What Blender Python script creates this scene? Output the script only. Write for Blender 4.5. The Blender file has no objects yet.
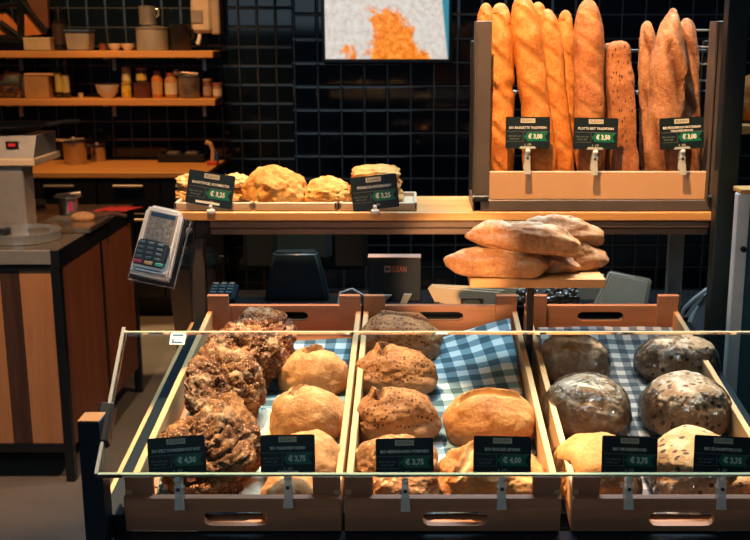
import bpy, bmesh, math, random
from mathutils import Vector, Matrix, Euler, noise
C = bpy.context.scene.collection
R = math.radians
rnd = random.Random(7)

# ---------------------------------------------------------------- camera
H, F, CX, CY, PIT = 1.70, 1050.0, 410.0, 270.0, R(12.6)
cp, sp = math.cos(PIT), math.sin(PIT)
def ray(u, v):
    a, b = (u-CX)/F, (CY-v)/F
    return Vector((a, cp+b*sp, -sp+b*cp))
CAM = Vector((0, 0, H))
def PY(u, v, Y):
    r = ray(u, v); return CAM + r*(Y/r.y)
def PZ(u, v, z):
    r = ray(u, v); return CAM + r*((z-H)/r.z)
def WX(u, Y, z):
    return (u-CX)/F*(Y*cp+(H-z)*sp)

# ---------------------------------------------------------------- materials
MATS = {}
def new_mat(name):
    m = bpy.data.materials.new(name); m.use_nodes = True
    nt = m.node_tree; b = nt.nodes['Principled BSDF']
    return m, nt, b
def N(nt, t, **kw):
    n = nt.nodes.new(t)
    for k, v in kw.items():
        if k.startswith('i_'):
            n.inputs[k[2:].replace('_', ' ')].default_value = v
        else: setattr(n, k, v)
    return n
def L(nt, a, b): nt.links.new(a, b)
def c4(c): return (c[0], c[1], c[2], 1)
def ramp(nt, stops, fac):
    r = N(nt, 'ShaderNodeValToRGB'); e = r.color_ramp.elements
    while len(e) < len(stops): e.new(.5)
    for q, (p, c) in zip(e, stops): q.position = p; q.color = c4(c)
    L(nt, fac, r.inputs[0]); return r.outputs[0]
def coord(nt, kind='Object', scale=(1, 1, 1), rot=(0, 0, 0)):
    t = N(nt, 'ShaderNodeTexCoord'); mp = N(nt, 'ShaderNodeMapping')
    mp.inputs['Scale'].default_value = scale; mp.inputs['Rotation'].default_value = rot
    L(nt, t.outputs[kind], mp.inputs[0]); return mp.outputs[0]
def noise_tex(nt, vec, scale, detail=4, rough=.55, dist=0):
    n = N(nt, 'ShaderNodeTexNoise'); L(nt, vec, n.inputs['Vector'])
    n.inputs['Scale'].default_value = scale; n.inputs['Detail'].default_value = detail
    n.inputs['Roughness'].default_value = rough; n.inputs['Distortion'].default_value = dist
    return n.outputs['Fac']
def bump(nt, b, h, strength=.3, dist=.01):
    n = N(nt, 'ShaderNodeBump'); n.inputs['Strength'].default_value = strength
    n.inputs['Distance'].default_value = dist; L(nt, h, n.inputs['Height'])
    L(nt, n.outputs[0], b.inputs['Normal'])
def mixc(nt, fac, a, b):
    n = N(nt, 'ShaderNodeMix', data_type='RGBA')
    for s, x in ((0, fac), (6, a), (7, b)):
        if isinstance(x, (tuple, list)): n.inputs[s].default_value = c4(x)
        elif isinstance(x, (int, float)): n.inputs[s].default_value = x
        else: L(nt, x, n.inputs[s])
    return n.outputs[2]
def math_n(nt, op, a, b=0.0):
    n = N(nt, 'ShaderNodeMath', operation=op)
    for s, x in ((0, a), (1, b)):
        if isinstance(x, (int, float)): n.inputs[s].default_value = x
        else: L(nt, x, n.inputs[s])
    return n.outputs[0]
def plain(name, col, rough=.5, metal=0, var=.12, nscale=12, bmp=0.0, spec=.5, coat=0):
    if name in MATS: return MATS[name]
    m, nt, b = new_mat(name)
    vec = coord(nt); n = noise_tex(nt, vec, nscale)
    d = tuple(max(0, x*(1-var)) for x in col); l = tuple(min(1, x*(1+var)) for x in col)
    L(nt, ramp(nt, [(.3, d), (.7, l)], n), b.inputs['Base Color'])
    b.inputs['Roughness'].default_value = rough; b.inputs['Metallic'].default_value = metal
    b.inputs['Specular IOR Level'].default_value = spec; b.inputs['Coat Weight'].default_value = coat
    if bmp: bump(nt, b, noise_tex(nt, vec, nscale*8), bmp, .002)
    MATS[name] = m; return m
def wood(name, dark, light, axis='y', scale=8, rough=.55, stretch=14, knots=False, coat=0):
    if name in MATS: return MATS[name]
    m, nt, b = new_mat(name)
    s = {'x': (1, stretch, stretch), 'y': (stretch, 1, stretch), 'z': (stretch, stretch, 1)}[axis]
    vec = coord(nt, scale=s)
    n1 = noise_tex(nt, vec, scale*.35, 5, .6, .6); n2 = noise_tex(nt, vec, scale*2.2, 3, .6)
    f = math_n(nt, 'ADD', math_n(nt, 'MULTIPLY', n1, .7), math_n(nt, 'MULTIPLY', n2, .3))
    mid = tuple((a+c)/2 for a, c in zip(dark, light))
    col = ramp(nt, [(.32, dark), (.5, mid), (.66, light)], f)
    L(nt, col, b.inputs['Base Color']); b.inputs['Roughness'].default_value = rough
    b.inputs['Coat Weight'].default_value = coat
    bump(nt, b, f, .15, .002); MATS[name] = m; return m
def bread_mat(name, dark, mid, light, flour=0.0, flourcol=(.78, .68, .52), seeds=0.0, seedcol=(.8, .6, .35),
              seedscale=70, bmp=.5, crack=(.75, .45, .2), fscale=22, rough=.75, seedstretch=(1, 1, 1), side=None, seedz=.28):
    if name in MATS: return MATS[name]
    m, nt, b = new_mat(name)
    vec = coord(nt); n1 = noise_tex(nt, vec, 11, 6, .6, .3); n2 = noise_tex(nt, vec, 130, 5, .7)
    f = math_n(nt, 'ADD', math_n(nt, 'MULTIPLY', n1, .6), math_n(nt, 'MULTIPLY', n2, .4))
    col = ramp(nt, [(.38, dark), (.5, mid), (.60, light)], f)
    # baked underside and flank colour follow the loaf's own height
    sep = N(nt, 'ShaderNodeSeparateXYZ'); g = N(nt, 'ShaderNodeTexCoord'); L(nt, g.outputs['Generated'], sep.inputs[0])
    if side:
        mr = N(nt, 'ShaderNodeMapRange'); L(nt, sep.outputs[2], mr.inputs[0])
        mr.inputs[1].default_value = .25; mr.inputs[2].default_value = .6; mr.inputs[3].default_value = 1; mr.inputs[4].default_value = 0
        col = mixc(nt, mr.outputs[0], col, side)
    at = N(nt, 'ShaderNodeAttribute', attribute_name='crack')
    col = mixc(nt, at.outputs['Fac'], col, crack)
    h = n2
    if flour > 0:
        mr = N(nt, 'ShaderNodeMapRange'); L(nt, sep.outputs[2], mr.inputs[0])
        mr.inputs[1].default_value = .3; mr.inputs[2].default_value = .95; mr.inputs[3].default_value = 0; mr.inputs[4].default_value = .2
        nf = noise_tex(nt, vec, fscale, 7, .72, .4)
        ff = math_n(nt, 'ADD', nf, mr.outputs[0])
        mr2 = N(nt, 'ShaderNodeMapRange'); L(nt, ff, mr2.inputs[0])
        mr2.inputs[1].default_value = .84-flour*.3; mr2.inputs[2].default_value = .98-flour*.3
        mr2.inputs[4].default_value = .55+.35*flour
        col = mixc(nt, mr2.outputs[0], col, flourcol)
    if seeds > 0:
        v2 = coord(nt, scale=seedstretch)
        vo = N(nt, 'ShaderNodeTexVoronoi', feature='F1'); L(nt, v2, vo.inputs['Vector']); vo.inputs['Scale'].default_value = seedscale
        sc = N(nt, 'ShaderNodeSeparateColor'); L(nt, vo.outputs['Color'], sc.inputs[0])
        near = math_n(nt, 'LESS_THAN', vo.outputs['Distance'], .34)
        pick = math_n(nt, 'LESS_THAN', sc.outputs[0], seeds)
        k = math_n(nt, 'MULTIPLY', near, pick)
        top = math_n(nt, 'GREATER_THAN', sep.outputs[2], seedz)
        k = math_n(nt, 'MULTIPLY', k, top)
        col = mixc(nt, k, col, seedcol)
        h = math_n(nt, 'ADD', math_n(nt, 'MULTIPLY', n2, .5), math_n(nt, 'MULTIPLY', k, .8))
    L(nt, col, b.inputs['Base Color']); b.inputs['Roughness'].default_value = rough
    b.inputs['Specular IOR Level'].default_value = .3
    bump(nt, b, h, min(1, bmp*1.2), .006); MATS[name] = m; return m
def glass_mat(name, tint=(.93, .97, .95), amount=1.0, rough=.02, ior=1.45, wrinkle=0):
    if name in MATS: return MATS[name]
    m, nt, b = new_mat(name); nt.nodes.remove(b)
    out = nt.nodes['Material Output']
    tr = N(nt, 'ShaderNodeBsdfTransparent'); tr.inputs[0].default_value = c4(tint)
    gl = N(nt, 'ShaderNodeBsdfGlossy'); gl.inputs['Roughness'].default_value = rough
    fr = N(nt, 'ShaderNodeFresnel'); fr.inputs[0].default_value = ior
    if wrinkle:
        vec = coord(nt, scale=(1, 1, 1)); h = noise_tex(nt, vec, 26, 3, .5, 1.8)
        bp = N(nt, 'ShaderNodeBump'); bp.inputs['Strength'].default_value = wrinkle; bp.inputs['Distance'].default_value = .02
        L(nt, h, bp.inputs['Height']); L(nt, bp.outputs[0], gl.inputs['Normal']); L(nt, bp.outputs[0], fr.inputs['Normal'])
    k = math_n(nt, 'MULTIPLY', fr.outputs[0], amount)
    mx = N(nt, 'ShaderNodeMixShader'); L(nt, k, mx.inputs[0]); L(nt, tr.outputs[0], mx.inputs[1]); L(nt, gl.outputs[0], mx.inputs[2])
    L(nt, mx.outputs[0], out.inputs[0]); MATS[name] = m; return m

# ---------------------------------------------------------------- mesh builders
def BM(): return bmesh.new()
def box(bm, c, s, bev=0.0, rot=None, seg=1):
    g = bmesh.ops.create_cube(bm, size=1.0); vs = g['verts']
    M = Matrix.Translation(Vector(c)) @ (rot.to_4x4() if rot is not None else Matrix()) @ Matrix.Diagonal((s[0], s[1], s[2], 1))
    bmesh.ops.transform(bm, matrix=M, verts=vs)
    if bev:
        es = list({e for v in vs for e in v.link_edges})
        bmesh.ops.bevel(bm, geom=es, offset=bev, segments=seg, affect='EDGES', profile=.5)
    return bm
def bx(bm, x0, x1, y0, y1, z0, z1, bev=0.0):
    return box(bm, ((x0+x1)/2, (y0+y1)/2, (z0+z1)/2), (abs(x1-x0), abs(y1-y0), abs(z1-z0)), bev)
def ring_tube(bm, rings, cap=True):
    n = len(rings[0]); V = [[bm.verts.new(p) for p in r] for r in rings]
    for a, b in zip(V, V[1:]):
        for i in range(n):
            bm.faces.new((a[i], a[(i+1) % n], b[(i+1) % n], b[i]))
    if cap:
        bm.faces.new(list(reversed(V[0]))); bm.faces.new(V[-1])
    return bm
def tube(bm, pts, r, seg=10, cap=True, rad=None):
    pts = [Vector(p) for p in pts]; rings = []
    up = Vector((0, 0, 1)); prev = None
    for i, p in enumerate(pts):
        d = (pts[min(i+1, len(pts)-1)]-pts[max(i-1, 0)]).normalized()
        if prev is None:
            a = up if abs(d.z) < .95 else Vector((1, 0, 0)); s = d.cross(a).normalized()
        else: s = (prev-d*prev.dot(d)).normalized()
        prev = s; t = d.cross(s); rr = rad[i] if rad else r
        rings.append([p+s*math.cos(2*math.pi*k/seg)*rr+t*math.sin(2*math.pi*k/seg)*rr for k in range(seg)])
    return ring_tube(bm, rings, cap)
def cyl(bm, p0, p1, r0, r1=None, seg=20):
    return tube(bm, [p0, p1], r0, seg, True, [r0, r0 if r1 is None else r1])
def lathe(bm, prof, seg=28, c=(0, 0, 0)):
    rings = [[Vector((c[0]+r*math.cos(2*math.pi*k/seg), c[1]+r*math.sin(2*math.pi*k/seg), c[2]+z)) for k in range(seg)] for r, z in prof]
    ring_tube(bm, rings, True); bmesh.ops.recalc_face_normals(bm, faces=bm.faces); return bm
def prism(bm, poly, d0, d1, axis='y'):
    def P(a, b, d): return {'y': (a, d, b), 'x': (d, a, b), 'z': (a, b, d)}[axis]
    A = [bm.verts.new(P(a, b, d0)) for a, b in poly]; B = [bm.verts.new(P(a, b, d1)) for a, b in poly]
    n = len(poly)
    for i in range(n): bm.faces.new((A[i], A[(i+1) % n], B[(i+1) % n], B[i]))
    bm.faces.new(A); bm.faces.new(B); bmesh.ops.recalc_face_normals(bm, faces=bm.faces); return bm
def slotted(bm, x0, x1, z0, z1, sx, sz, sw, sh, y0, y1):
    """board in the x-z plane with a stadium slot, thickness y0..y1"""
    angs = [2*math.pi*k/48 for k in range(48)]
    cxx, czz = sx, sz
    for px, pz in ((x0, z0), (x0, z1), (x1, z0), (x1, z1)): angs.append(math.atan2(pz-czz, px-cxx) % (2*math.pi))
    angs = sorted(set(round(a, 6) for a in angs)); inn = []; out = []
    hw = sw/2-sh/2; r = sh/2
    for a in angs:
        dx, dz = math.cos(a), math.sin(a)
        # stadium boundary
        t = r/abs(dz) if abs(dz) > 1e-6 else 1e9
        if abs(t*dx) > hw:
            s = 1 if dx > 0 else -1; c0 = hw*s; bq = dx*c0; t = bq+math.sqrt(max(0, bq*bq-c0*c0+r*r))
        inn.append((cxx+dx*t, czz+dz*t))
        T = 1e9
        if dx > 1e-9: T = min(T, (x1-cxx)/dx)
        if dx < -1e-9: T = min(T, (x0-cxx)/dx)
        if dz > 1e-9: T = min(T, (z1-czz)/dz)
        if dz < -1e-9: T = min(T, (z0-czz)/dz)
        out.append((cxx+dx*T, czz+dz*T))
    n = len(angs); V = {}
    for nm, arr in (('i', inn), ('o', out)):
        for k, y in ((0, y0), (1, y1)): V[nm, k] = [bm.verts.new((p[0], y, p[1])) for p in arr]
    for i in range(n):
        j = (i+1) % n
        bm.faces.new((V['i', 0][i], V['i', 0][j], V['o', 0][j], V['o', 0][i]))
        bm.faces.new((V['i', 1][i], V['o', 1][i], V['o', 1][j], V['i', 1][j]))
        bm.faces.new((V['o', 0][i], V['o', 0][j], V['o', 1][j], V['o', 1][i]))
        bm.faces.new((V['i', 0][j], V['i', 0][i], V['i', 1][i], V['i', 1][j]))
    bmesh.ops.recalc_face_normals(bm, faces=bm.faces); return bm
def text_bm(bm, s, size, c, width=None, depth=.0002, bold=.0):
    """lettering in the x-z plane facing -y, centred on c"""
    cu = bpy.data.curves.new('lettering', 'FONT'); cu.body = s; cu.size = size; cu.align_x = 'CENTER'; cu.align_y = 'CENTER'
    cu.extrude = depth; cu.offset = bold; cu.resolution_u = 2
    o = bpy.data.objects.new('lettering_tmp', cu); C.objects.link(o)
    bpy.context.view_layer.update()
    me = o.evaluated_get(bpy.context.evaluated_depsgraph_get()).to_mesh()
    xs = [v.co.x for v in me.vertices]; w = (max(xs)-min(xs)) if xs else 1
    k = (width/w) if width else 1; mid = (max(xs)+min(xs))/2
    ys = [v.co.y for v in me.vertices]; my = (max(ys)+min(ys))/2
    vs = [bm.verts.new((c[0]+(v.co.x-mid)*k, c[1]-v.co.z, c[2]+(v.co.y-my))) for v in me.vertices]
    for p in me.polygons:
        try: bm.faces.new([vs[i] for i in p.vertices])
        except ValueError: pass
    bpy.data.objects.remove(o); bpy.data.curves.remove(cu); return bm

# ---------------------------------------------------------------- objects
def link(name, bm, mat, smooth=35):
    me = bpy.data.meshes.new(name); bm.normal_update(); bm.to_mesh(me); bm.free()
    if mat: me.materials.append(mat)
    if smooth:
        me.shade_smooth(); me.set_sharp_from_angle(angle=R(smooth))
    o = bpy.data.objects.new(name, me); C.objects.link(o); return o
class Thing:
    def __init__(s, name, label, cat, loc=(0, 0, 0), rot=None, group=None):
        s.o = bpy.data.objects.new(name, None); C.objects.link(s.o); s.o.empty_display_size = .02
        s.loc = Vector(loc); s.M = Matrix.Translation(s.loc) @ (rot.to_4x4() if rot is not None else Matrix())
        s.o.matrix_world = s.M
        s.o['label'] = label; s.o['category'] = cat
        if group: s.o['group'] = group
    def part(s, name, bm, mat, parent=None, label=None, world=False, smooth=35):
        if world: bmesh.ops.transform(bm, matrix=s.M.inverted(), verts=bm.verts)
        o = link(name, bm, mat, smooth); o.parent = parent or s.o
        if label: o['label'] = label
        return o
def single(name, bm, mat, label, cat, group=None, loc=None, rot=None, smooth=35):
    o = link(name, bm, mat, smooth); o['label'] = label; o['category'] = cat
    if group: o['group'] = group
    if loc is not None:
        o.matrix_world = Matrix.Translation(Vector(loc)) @ (rot.to_4x4() if rot is not None else Matrix())
    return o
def struct(name, bm, mat):
    o = link(name, bm, mat); o['kind'] = 'structure'; return o
def rotm(x=0, y=0, z=0): return Euler((R(x), R(y), R(z)), 'XYZ').to_matrix()
# ---------------------------------------------------------------- palette
W_CRATE = wood('crate_pine', (.30, .125, .06), (.43, .195, .10), 'x', 6, .6)
W_CRATEY = wood('crate_pine_side', (.50, .28, .12), (.66, .40, .19), 'y', 6, .6)
W_PLANK = wood('oiled_oak', (.50, .24, .075), (.72, .39, .14), 'x', 5, .45)
W_SHELF = wood('shelf_pine', (.60, .27, .07), (.80, .40, .12), 'x', 5, .5)
W_RED = wood('red_brown_board', (.17, .052, .022), (.30, .10, .042), 'z', 5, .5)
W_DARKB = wood('dark_brown_board', (.035, .017, .012), (.10, .045, .028), 'z', 4, .5)
W_LIGHTB = wood('pale_brown_board', (.42, .18, .075), (.56, .27, .12), 'z', 4, .5)
STEELD = plain('gunmetal_steel', (.10, .08, .075), .42, .25, .15, 9)
BLACKM = plain('black_painted_steel', (.010, .013, .016), .38, .2, .2, 10)
BLACKP = plain('black_plastic', (.012, .016, .02), .32, 0, .2, 10)
STEEL = plain('brushed_steel', (.44, .42, .39), .34, .55, .08, 30)
CHROME = plain('polished_steel', (.55, .55, .54), .16, .8, .04, 20)
WHITEP = plain('white_plastic', (.74, .72, .66), .35, 0, .05, 10)
PAPER = plain('brown_paper', (.62, .44, .26), .8, 0, .08, 14, .2)
GLASS = glass_mat('clear_glass', (.90, .95, .94), 1.0, .03)
CLEAR = plain('clear_acrylic', (.72, .74, .70), .12, 0, .05, 20); CLEAR.node_tree.nodes['Principled BSDF'].inputs['Alpha'].default_value = .5

def tile_mat(name, w, dark, lite, grout, offx=0, offz=0):
    m, nt, b = new_mat(name)
    tc = N(nt, 'ShaderNodeTexCoord'); s = N(nt, 'ShaderNodeSeparateXYZ'); L(nt, tc.outputs['Object'], s.inputs[0])
    cb = N(nt, 'ShaderNodeCombineXYZ')
    L(nt, math_n(nt, 'ADD', s.outputs[0], 50*w-offx), cb.inputs[0]); L(nt, math_n(nt, 'ADD', s.outputs[2], 50*w-offz), cb.inputs[1])
    br = N(nt, 'ShaderNodeTexBrick', offset=0.0, squash=1.0); L(nt, cb.outputs[0], br.inputs['Vector'])
    br.inputs['Scale'].default_value = 1; br.inputs['Brick Width'].default_value = w; br.inputs['Row Height'].default_value = w
    br.inputs['Mortar Size'].default_value = .0032; br.inputs['Mortar Smooth'].default_value = .25; br.inputs['Bias'].default_value = 0
    br.inputs['Color1'].default_value = c4(dark); br.inputs['Color2'].default_value = c4(lite); br.inputs['Mortar'].default_value = c4(grout)
    L(nt, br.outputs['Color'], b.inputs['Base Color'])
    r = N(nt, 'ShaderNodeMapRange'); L(nt, br.outputs['Fac'], r.inputs[0]); r.inputs[3].default_value = .06; r.inputs[4].default_value = .5
    L(nt, r.outputs[0], b.inputs['Roughness'])
    inv = math_n(nt, 'SUBTRACT', 1.0, br.outputs['Fac'])
    br2 = N(nt, 'ShaderNodeTexBrick', offset=0.0, squash=1.0); L(nt, cb.outputs[0], br2.inputs['Vector'])
    br2.inputs['Scale'].default_value = 1; br2.inputs['Brick Width'].default_value = w; br2.inputs['Row Height'].default_value = w
    br2.inputs['Mortar Size'].default_value = .012; br2.inputs['Mortar Smooth'].default_value = 1.0
    h = math_n(nt, 'ADD', math_n(nt, 'MULTIPLY', math_n(nt, 'SUBTRACT', 1.0, br2.outputs['Fac']), 1.0),
               math_n(nt, 'MULTIPLY', noise_tex(nt, cb.outputs[0], 9, 2), .05))
    bump(nt, b, h, .35, .0035)
    return m
TP = .1208
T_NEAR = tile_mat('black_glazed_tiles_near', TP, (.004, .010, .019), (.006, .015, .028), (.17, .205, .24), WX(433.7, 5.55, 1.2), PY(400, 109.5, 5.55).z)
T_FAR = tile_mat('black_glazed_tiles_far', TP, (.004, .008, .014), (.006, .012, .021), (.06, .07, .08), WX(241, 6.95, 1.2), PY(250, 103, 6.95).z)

# floor
m, nt, b = new_mat('worn_concrete')
vec = coord(nt); n1 = noise_tex(nt, vec, 1.6, 8, .6); n2 = noise_tex(nt, vec, 22, 4, .6)
L(nt, ramp(nt, [(.3, (.13, .112, .095)), (.7, (.21, .185, .16))], math_n(nt, 'ADD', math_n(nt, 'MULTIPLY', n1, .8), math_n(nt, 'MULTIPLY', n2, .2))), b.inputs['Base Color'])
b.inputs['Roughness'].default_value = .55; bump(nt, b, n2, .15, .004)
bm = BM(); bx(bm, -4.5, 3.2, -1.0, 7.1, -.1, 0); struct('floor', bm, m)
bm = BM(); bx(bm, -4.5, -.62, 6.95, 7.1, 0, 3.1); struct('wall_back', bm, T_FAR)
bm = BM(); bx(bm, WX(294, 5.55, 1.2), 3.2, 5.55, 6.95, 0, 3.1); struct('wall_right', bm, T_NEAR)
m = plain('dark_plaster', (.02, .022, .026), .7)
bm = BM(); bx(bm, -4.65, -4.5, -1.0, 7.1, 0, 3.1); struct('wall_left', bm, m)

# ---------------------------------------------------------------- kitchen run at the back
Yk = 6.25
zt = .90
t = Thing('wall_cabinet', 'black base cabinet under the orange wood worktop at the back wall', 'cabinet', (-2.1, 6.6, 0))
xr = WX(225, 6.9, .9)
bm = BM(); bx(bm, -3.6, xr-.02, Yk+.03, 6.93, .10, zt-.035); t.part('body', bm, BLACKM, world=True)
bm = BM(); bx(bm, -3.6, xr-.05, Yk+.09, 6.9, 0, .10); t.part('plinth', bm, BLACKM, world=True)
xs = [WX(u, Yk, .8) for u in (-60, 22, 96, 160, 222)]
DR = plain('black_drawer_laminate', (.013, .015, .018), .3, 0, .15)
for a, c in zip(xs, xs[1:]):
    for z0, z1 in ((.66, .855), (.40, .65), (.13, .39)):
        bm = BM(); bx(bm, a+.004, c-.004, Yk+.01, Yk+.03, z0, z1, .003); d = t.part('drawer_front', bm, DR, world=True)
        bm = BM(); mid = (a+c)/2; bx(bm, mid-.09, mid+.09, Yk-.012, Yk+.01, z1-.045, z1-.03, .003); t.part('handle', bm, STEEL, parent=d, world=True)
bm = BM(); bx(bm, -3.6, xr, Yk, 6.94, zt-.034, zt, .004)
single('worktop', bm, W_SHELF, 'long orange wood worktop on the black base cabinets at the back', 'worktop')

def kshelf(name, v, ur, label):
    Y = 6.65; z = PY(100, v, Y).z
    t = Thing(name, label, 'shelf', (-2.2, 6.8, z))
    bm = BM(); bx(bm, -3.6, WX(ur, 6.94, z), Y, 6.945, z-.042, z, .004); t.part('board', bm, W_SHELF, world=True)
    for u in (18, 112, 203):
        x = WX(u, 6.9, z); bm = BM(); bx(bm, x-.012, x+.012, 6.72, 6.945, z-.052, z-.042, .002); bx(bm, x-.012, x+.012, 6.93, 6.948, z-.13, z-.045, .002)
        t.part('bracket', bm, STEEL, world=True)
    return z
zs1 = kshelf('wall_shelf', 51, 221, 'upper orange wood wall shelf holding pots and bowls')
zs2 = kshelf('wall_shelf', 99, 223, 'lower orange wood wall shelf holding jars and bottles')
Ys = 6.76
def K(u, z, Y=Ys): return Vector((WX(u, Y, z), Y, z))
def pxm(z, Y=Ys): return (Y*cp+(H-z)*sp)/F      # metres per pixel there
p1 = pxm(zs1)
def pot(name, u, hpx, wpx, z, col, label, cat, Y=Ys, metal=1, rough=.35, handle=False, lid=None, taper=1.0):
    s = pxm(z, Y); r = wpx*s/2; h = hpx*s
    t = Thing(name, label, cat, K(u, z, Y))
    m = plain(name+'_skin_'+str(int(u)), col, rough, metal*.6, .08)
    bm = BM(); lathe(bm, [(r*taper*.96, 0), (r*taper, .004), (r, h-.003), (r*1.03, h), (r*.97, h), (r*.9*taper, .01)], 28); t.part('body', bm, m)
    if handle:
        bm = BM(); tube(bm, [(r*.98, 0, h*.85), (r*1.25, 0, h*.8), (r*1.3, 0, h*.5), (r*.98, 0, h*.4)], .006, 8); t.part('handle', bm, m)
    if lid:
        bm = BM(); lathe(bm, [(r*1.04, h+.001), (r*1.04, h+.008), (r*.5, h+.02), (.012, h+.022), (.012, h+.04), (.001, h+.042)], 28); t.part('lid', bm, plain(name+'_lid_'+str(int(u)), lid, .35, .5))
    return t
def jar(name, u, hpx, wpx, z, body, lidc, label, cat, Y=Ys, labc=None, neck=.62, shoulder=.72):
    s = pxm(z, Y); r = wpx*s/2; h = hpx*s
    t = Thing(name, label, cat, K(u, z, Y))
    bm = BM(); lathe(bm, [(r*.9, 0), (r, .006), (r, h*shoulder), (r*neck, h*(shoulder+.12)), (r*neck, h*.9)], 24); t.part('body', bm, plain('jar_fill_%d' % u, body, .25, 0, .3, 40, coat=.6))
    bm = BM(); lathe(bm, [(r*neck*1.12, h*.885), (r*neck*1.12, h*.995), (r*neck*1.0, h)], 24); t.part('cap', bm, plain('jar_cap_%d' % u, lidc, .4))
    if labc:
        bm = BM(); rr = r*1.01
        rings = [[Vector((rr*math.cos(a), rr*math.sin(a), zz)) for a in [R(-160+140*k/10) for k in range(11)]] for zz in (h*.15, h*.6)]
        V = [[bm.verts.new(q) for q in rg] for rg in rings]
        for i in range(10): bm.faces.new((V[0][i], V[0][i+1], V[1][i+1], V[1][i]))
        t.part('paper_label', bm, plain('jar_label_%d' % u, labc, .6))
    return t
# upper shelf
t = Thing('storage_crate', 'dark slanted crate of orange papers at left end of upper shelf', 'crate', K(14, zs1))
s = p1
bm = BM()
for (u0, v0, u1, v1) in ((-6, 8, 22, 2), (22, 2, 46, 32), (20, 0, 20, 36), (-6, 37, 50, 40), (0, 22, 24, 40)):
    a = PY(u0, v0, Ys-.02); c = PY(u1, v1, Ys-.02); tube(bm, [a, c], .018, 4)
bx(bm, WX(-8, Ys, 1.7), WX(50, Ys, 1.7), Ys-.03, Ys+.12, PY(0, 43, Ys).z, PY(0, 37, Ys).z)
bx(bm, WX(-8, Ys, 1.7), WX(26, Ys, 1.7), Ys+.07, Ys+.12, zs1, PY(0, 40, Ys).z)
t.part('frame', bm, BLACKM, world=True)
bm = BM(); prism(bm, [(PY(u, v, Ys).x, PY(u, v, Ys).z) for u, v in ((-6, 36), (-6, 12), (4, 12), (18, 30), (18, 36))], Ys+.01, Ys+.05)
prism(bm, [(PY(u, v, Ys).x, PY(u, v, Ys).z) for u, v in ((24, 36), (24, 14), (30, 14), (44, 34))], Ys+.01, Ys+.05)
t.part('papers', bm, plain('orange_card', (.62, .20, .04), .7), world=True)
bm = BM(); prism(bm, [(PY(u, v, Ys).x, PY(u, v, Ys).z) for u, v in ((22, -3), (44, -3), (46, 28), (40, 28))], Ys+.05, Ys+.09)
t.part('backing_card', bm, plain('brown_card', (.14, .05, .02), .7), world=True)
t = Thing('carton', 'small cream carton left of the dark bottle on upper shelf', 'box', K(40, zs1, 6.70))
bm = BM(); box(bm, (0, 0, 6.5*s), (26*s, .1, 12*s), .003); t.part('box_body', bm, plain('cream_card', (.62, .46, .27), .7))
bm = BM(); box(bm, (0, -.0005, 11.9*s), (26.4*s, .102, 2*s), .002); t.part('lid', bm, plain('cream_card2', (.70, .54, .33), .7))
jar('bottle', 61, 43, 14, zs1, (.012, .008, .006), (.03, .02, .015), 'tall dark bottle beside the blue-lidded tub on upper shelf', 'bottle', labc=(.05, .025, .015), neck=.35, shoulder=.6)
t = Thing('plastic_tub', 'cloudy plastic tub with blue lid on the upper shelf', 'tub', K(81, zs1))
bm = BM(); w = 24*s
V = []
for (k, z) in ((.42, 0), (.5, 18*s)):
    V.append([Vector((sx*w*k, sy*.07, z)) for sx, sy in ((-1, -1), (1, -1), (1, 1), (-1, 1))])
ring_tube(bm, V); bmesh.ops.recalc_face_normals(bm, faces=bm.faces); bmesh.ops.bevel(bm, geom=bm.edges[:], offset=.008, segments=2, affect='EDGES')
t.part('body', bm, plain('cloudy_plastic', (.36, .30, .24), .35, 0, .1))
bm = BM(); box(bm, (0, 0, 19.4*s), (w*1.05, .15, 2.4*s), .004); t.part('lid', bm, plain('blue_lid', (.06, .10, .20), .4))
jar('small_jar', 103, 7, 7, zs1, (.22, .06, .03), (.2, .06, .03), 'tiny dark red jar left of the two small white bowls', 'jar', neck=.9)
def bowl(u, w, h, z, label, g=None, col=(.72, .62, .48)):
    s = pxm(z); r = w*s/2; hh = h*s
    bm = BM(); lathe(bm, [(r*.45, 0), (r*.5, .004), (r*.85, hh*.45), (r, hh), (r*.94, hh), (r*.75, hh*.45), (r*.35, .012)], 28)
    single('bowl', bm, plain('cream_ceramic', col, .35, 0, .05), label, 'bowl', g, K(u, z))
bowl(115, 13, 7, zs1, 'small white bowl beside the tiny dark red jar')
bowl(128, 13, 7, zs1, 'small white bowl beside the big grey pot')
pot('cooking_pot', 153, 21, 31, zs1, (.36, .32, .27), 'wide pale grey pot carrying a small steel pan', 'pot', metal=.2, rough=.5, lid=(.34, .30, .26))
pot('saucepan', 148, 18, 17, zs1+25.5*s, (.55, .52, .48), 'small shiny steel pan on top of the grey pot', 'pan', handle=True, rough=.2)
pot('stock_pot', 181, 26, 20, zs1, (.05, .045, .045), 'dark stock pot under the soap dispenser', 'pot', rough=.4, handle=True)
t = Thing('soap_dispenser', 'cream wall dispenser with a spout at right end of upper shelf', 'dispenser', K(206, zs1, 6.85))
zb = PY(206, 33, 6.8).z
bm = BM(); bx(bm, WX(192, 6.8, 1.8), WX(213, 6.8, 1.8), 6.76, 6.86, zb, zb+.5, .02); t.part('tank', bm, plain('cream_plastic', (.66, .52, .38), .35), world=True)
bm = BM(); bx(bm, WX(192.5, 6.8, 1.8), WX(204, 6.8, 1.8), 6.752, 6.762, zb+.06, zb+.14, .003); t.part('level_window', bm, plain('grey_plastic', (.30, .25, .21), .3), world=True)
bm = BM(); bx(bm, WX(211, 6.8, 1.8), WX(220, 6.8, 1.8), 6.78, 6.95, zb-.01, zb+.5, .008); t.part('wall_plate', bm, plain('cream_plastic2', (.50, .38, .28), .4), world=True)
bm = BM(); x = WX(199, 6.8, 1.8); tube(bm, [(x, 6.8, zb+.01), (x, 6.79, zb-.03), (x-.01, 6.77, zb-.07)], .012, 10); t.part('spout', bm, WHITEP, world=True)
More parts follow.
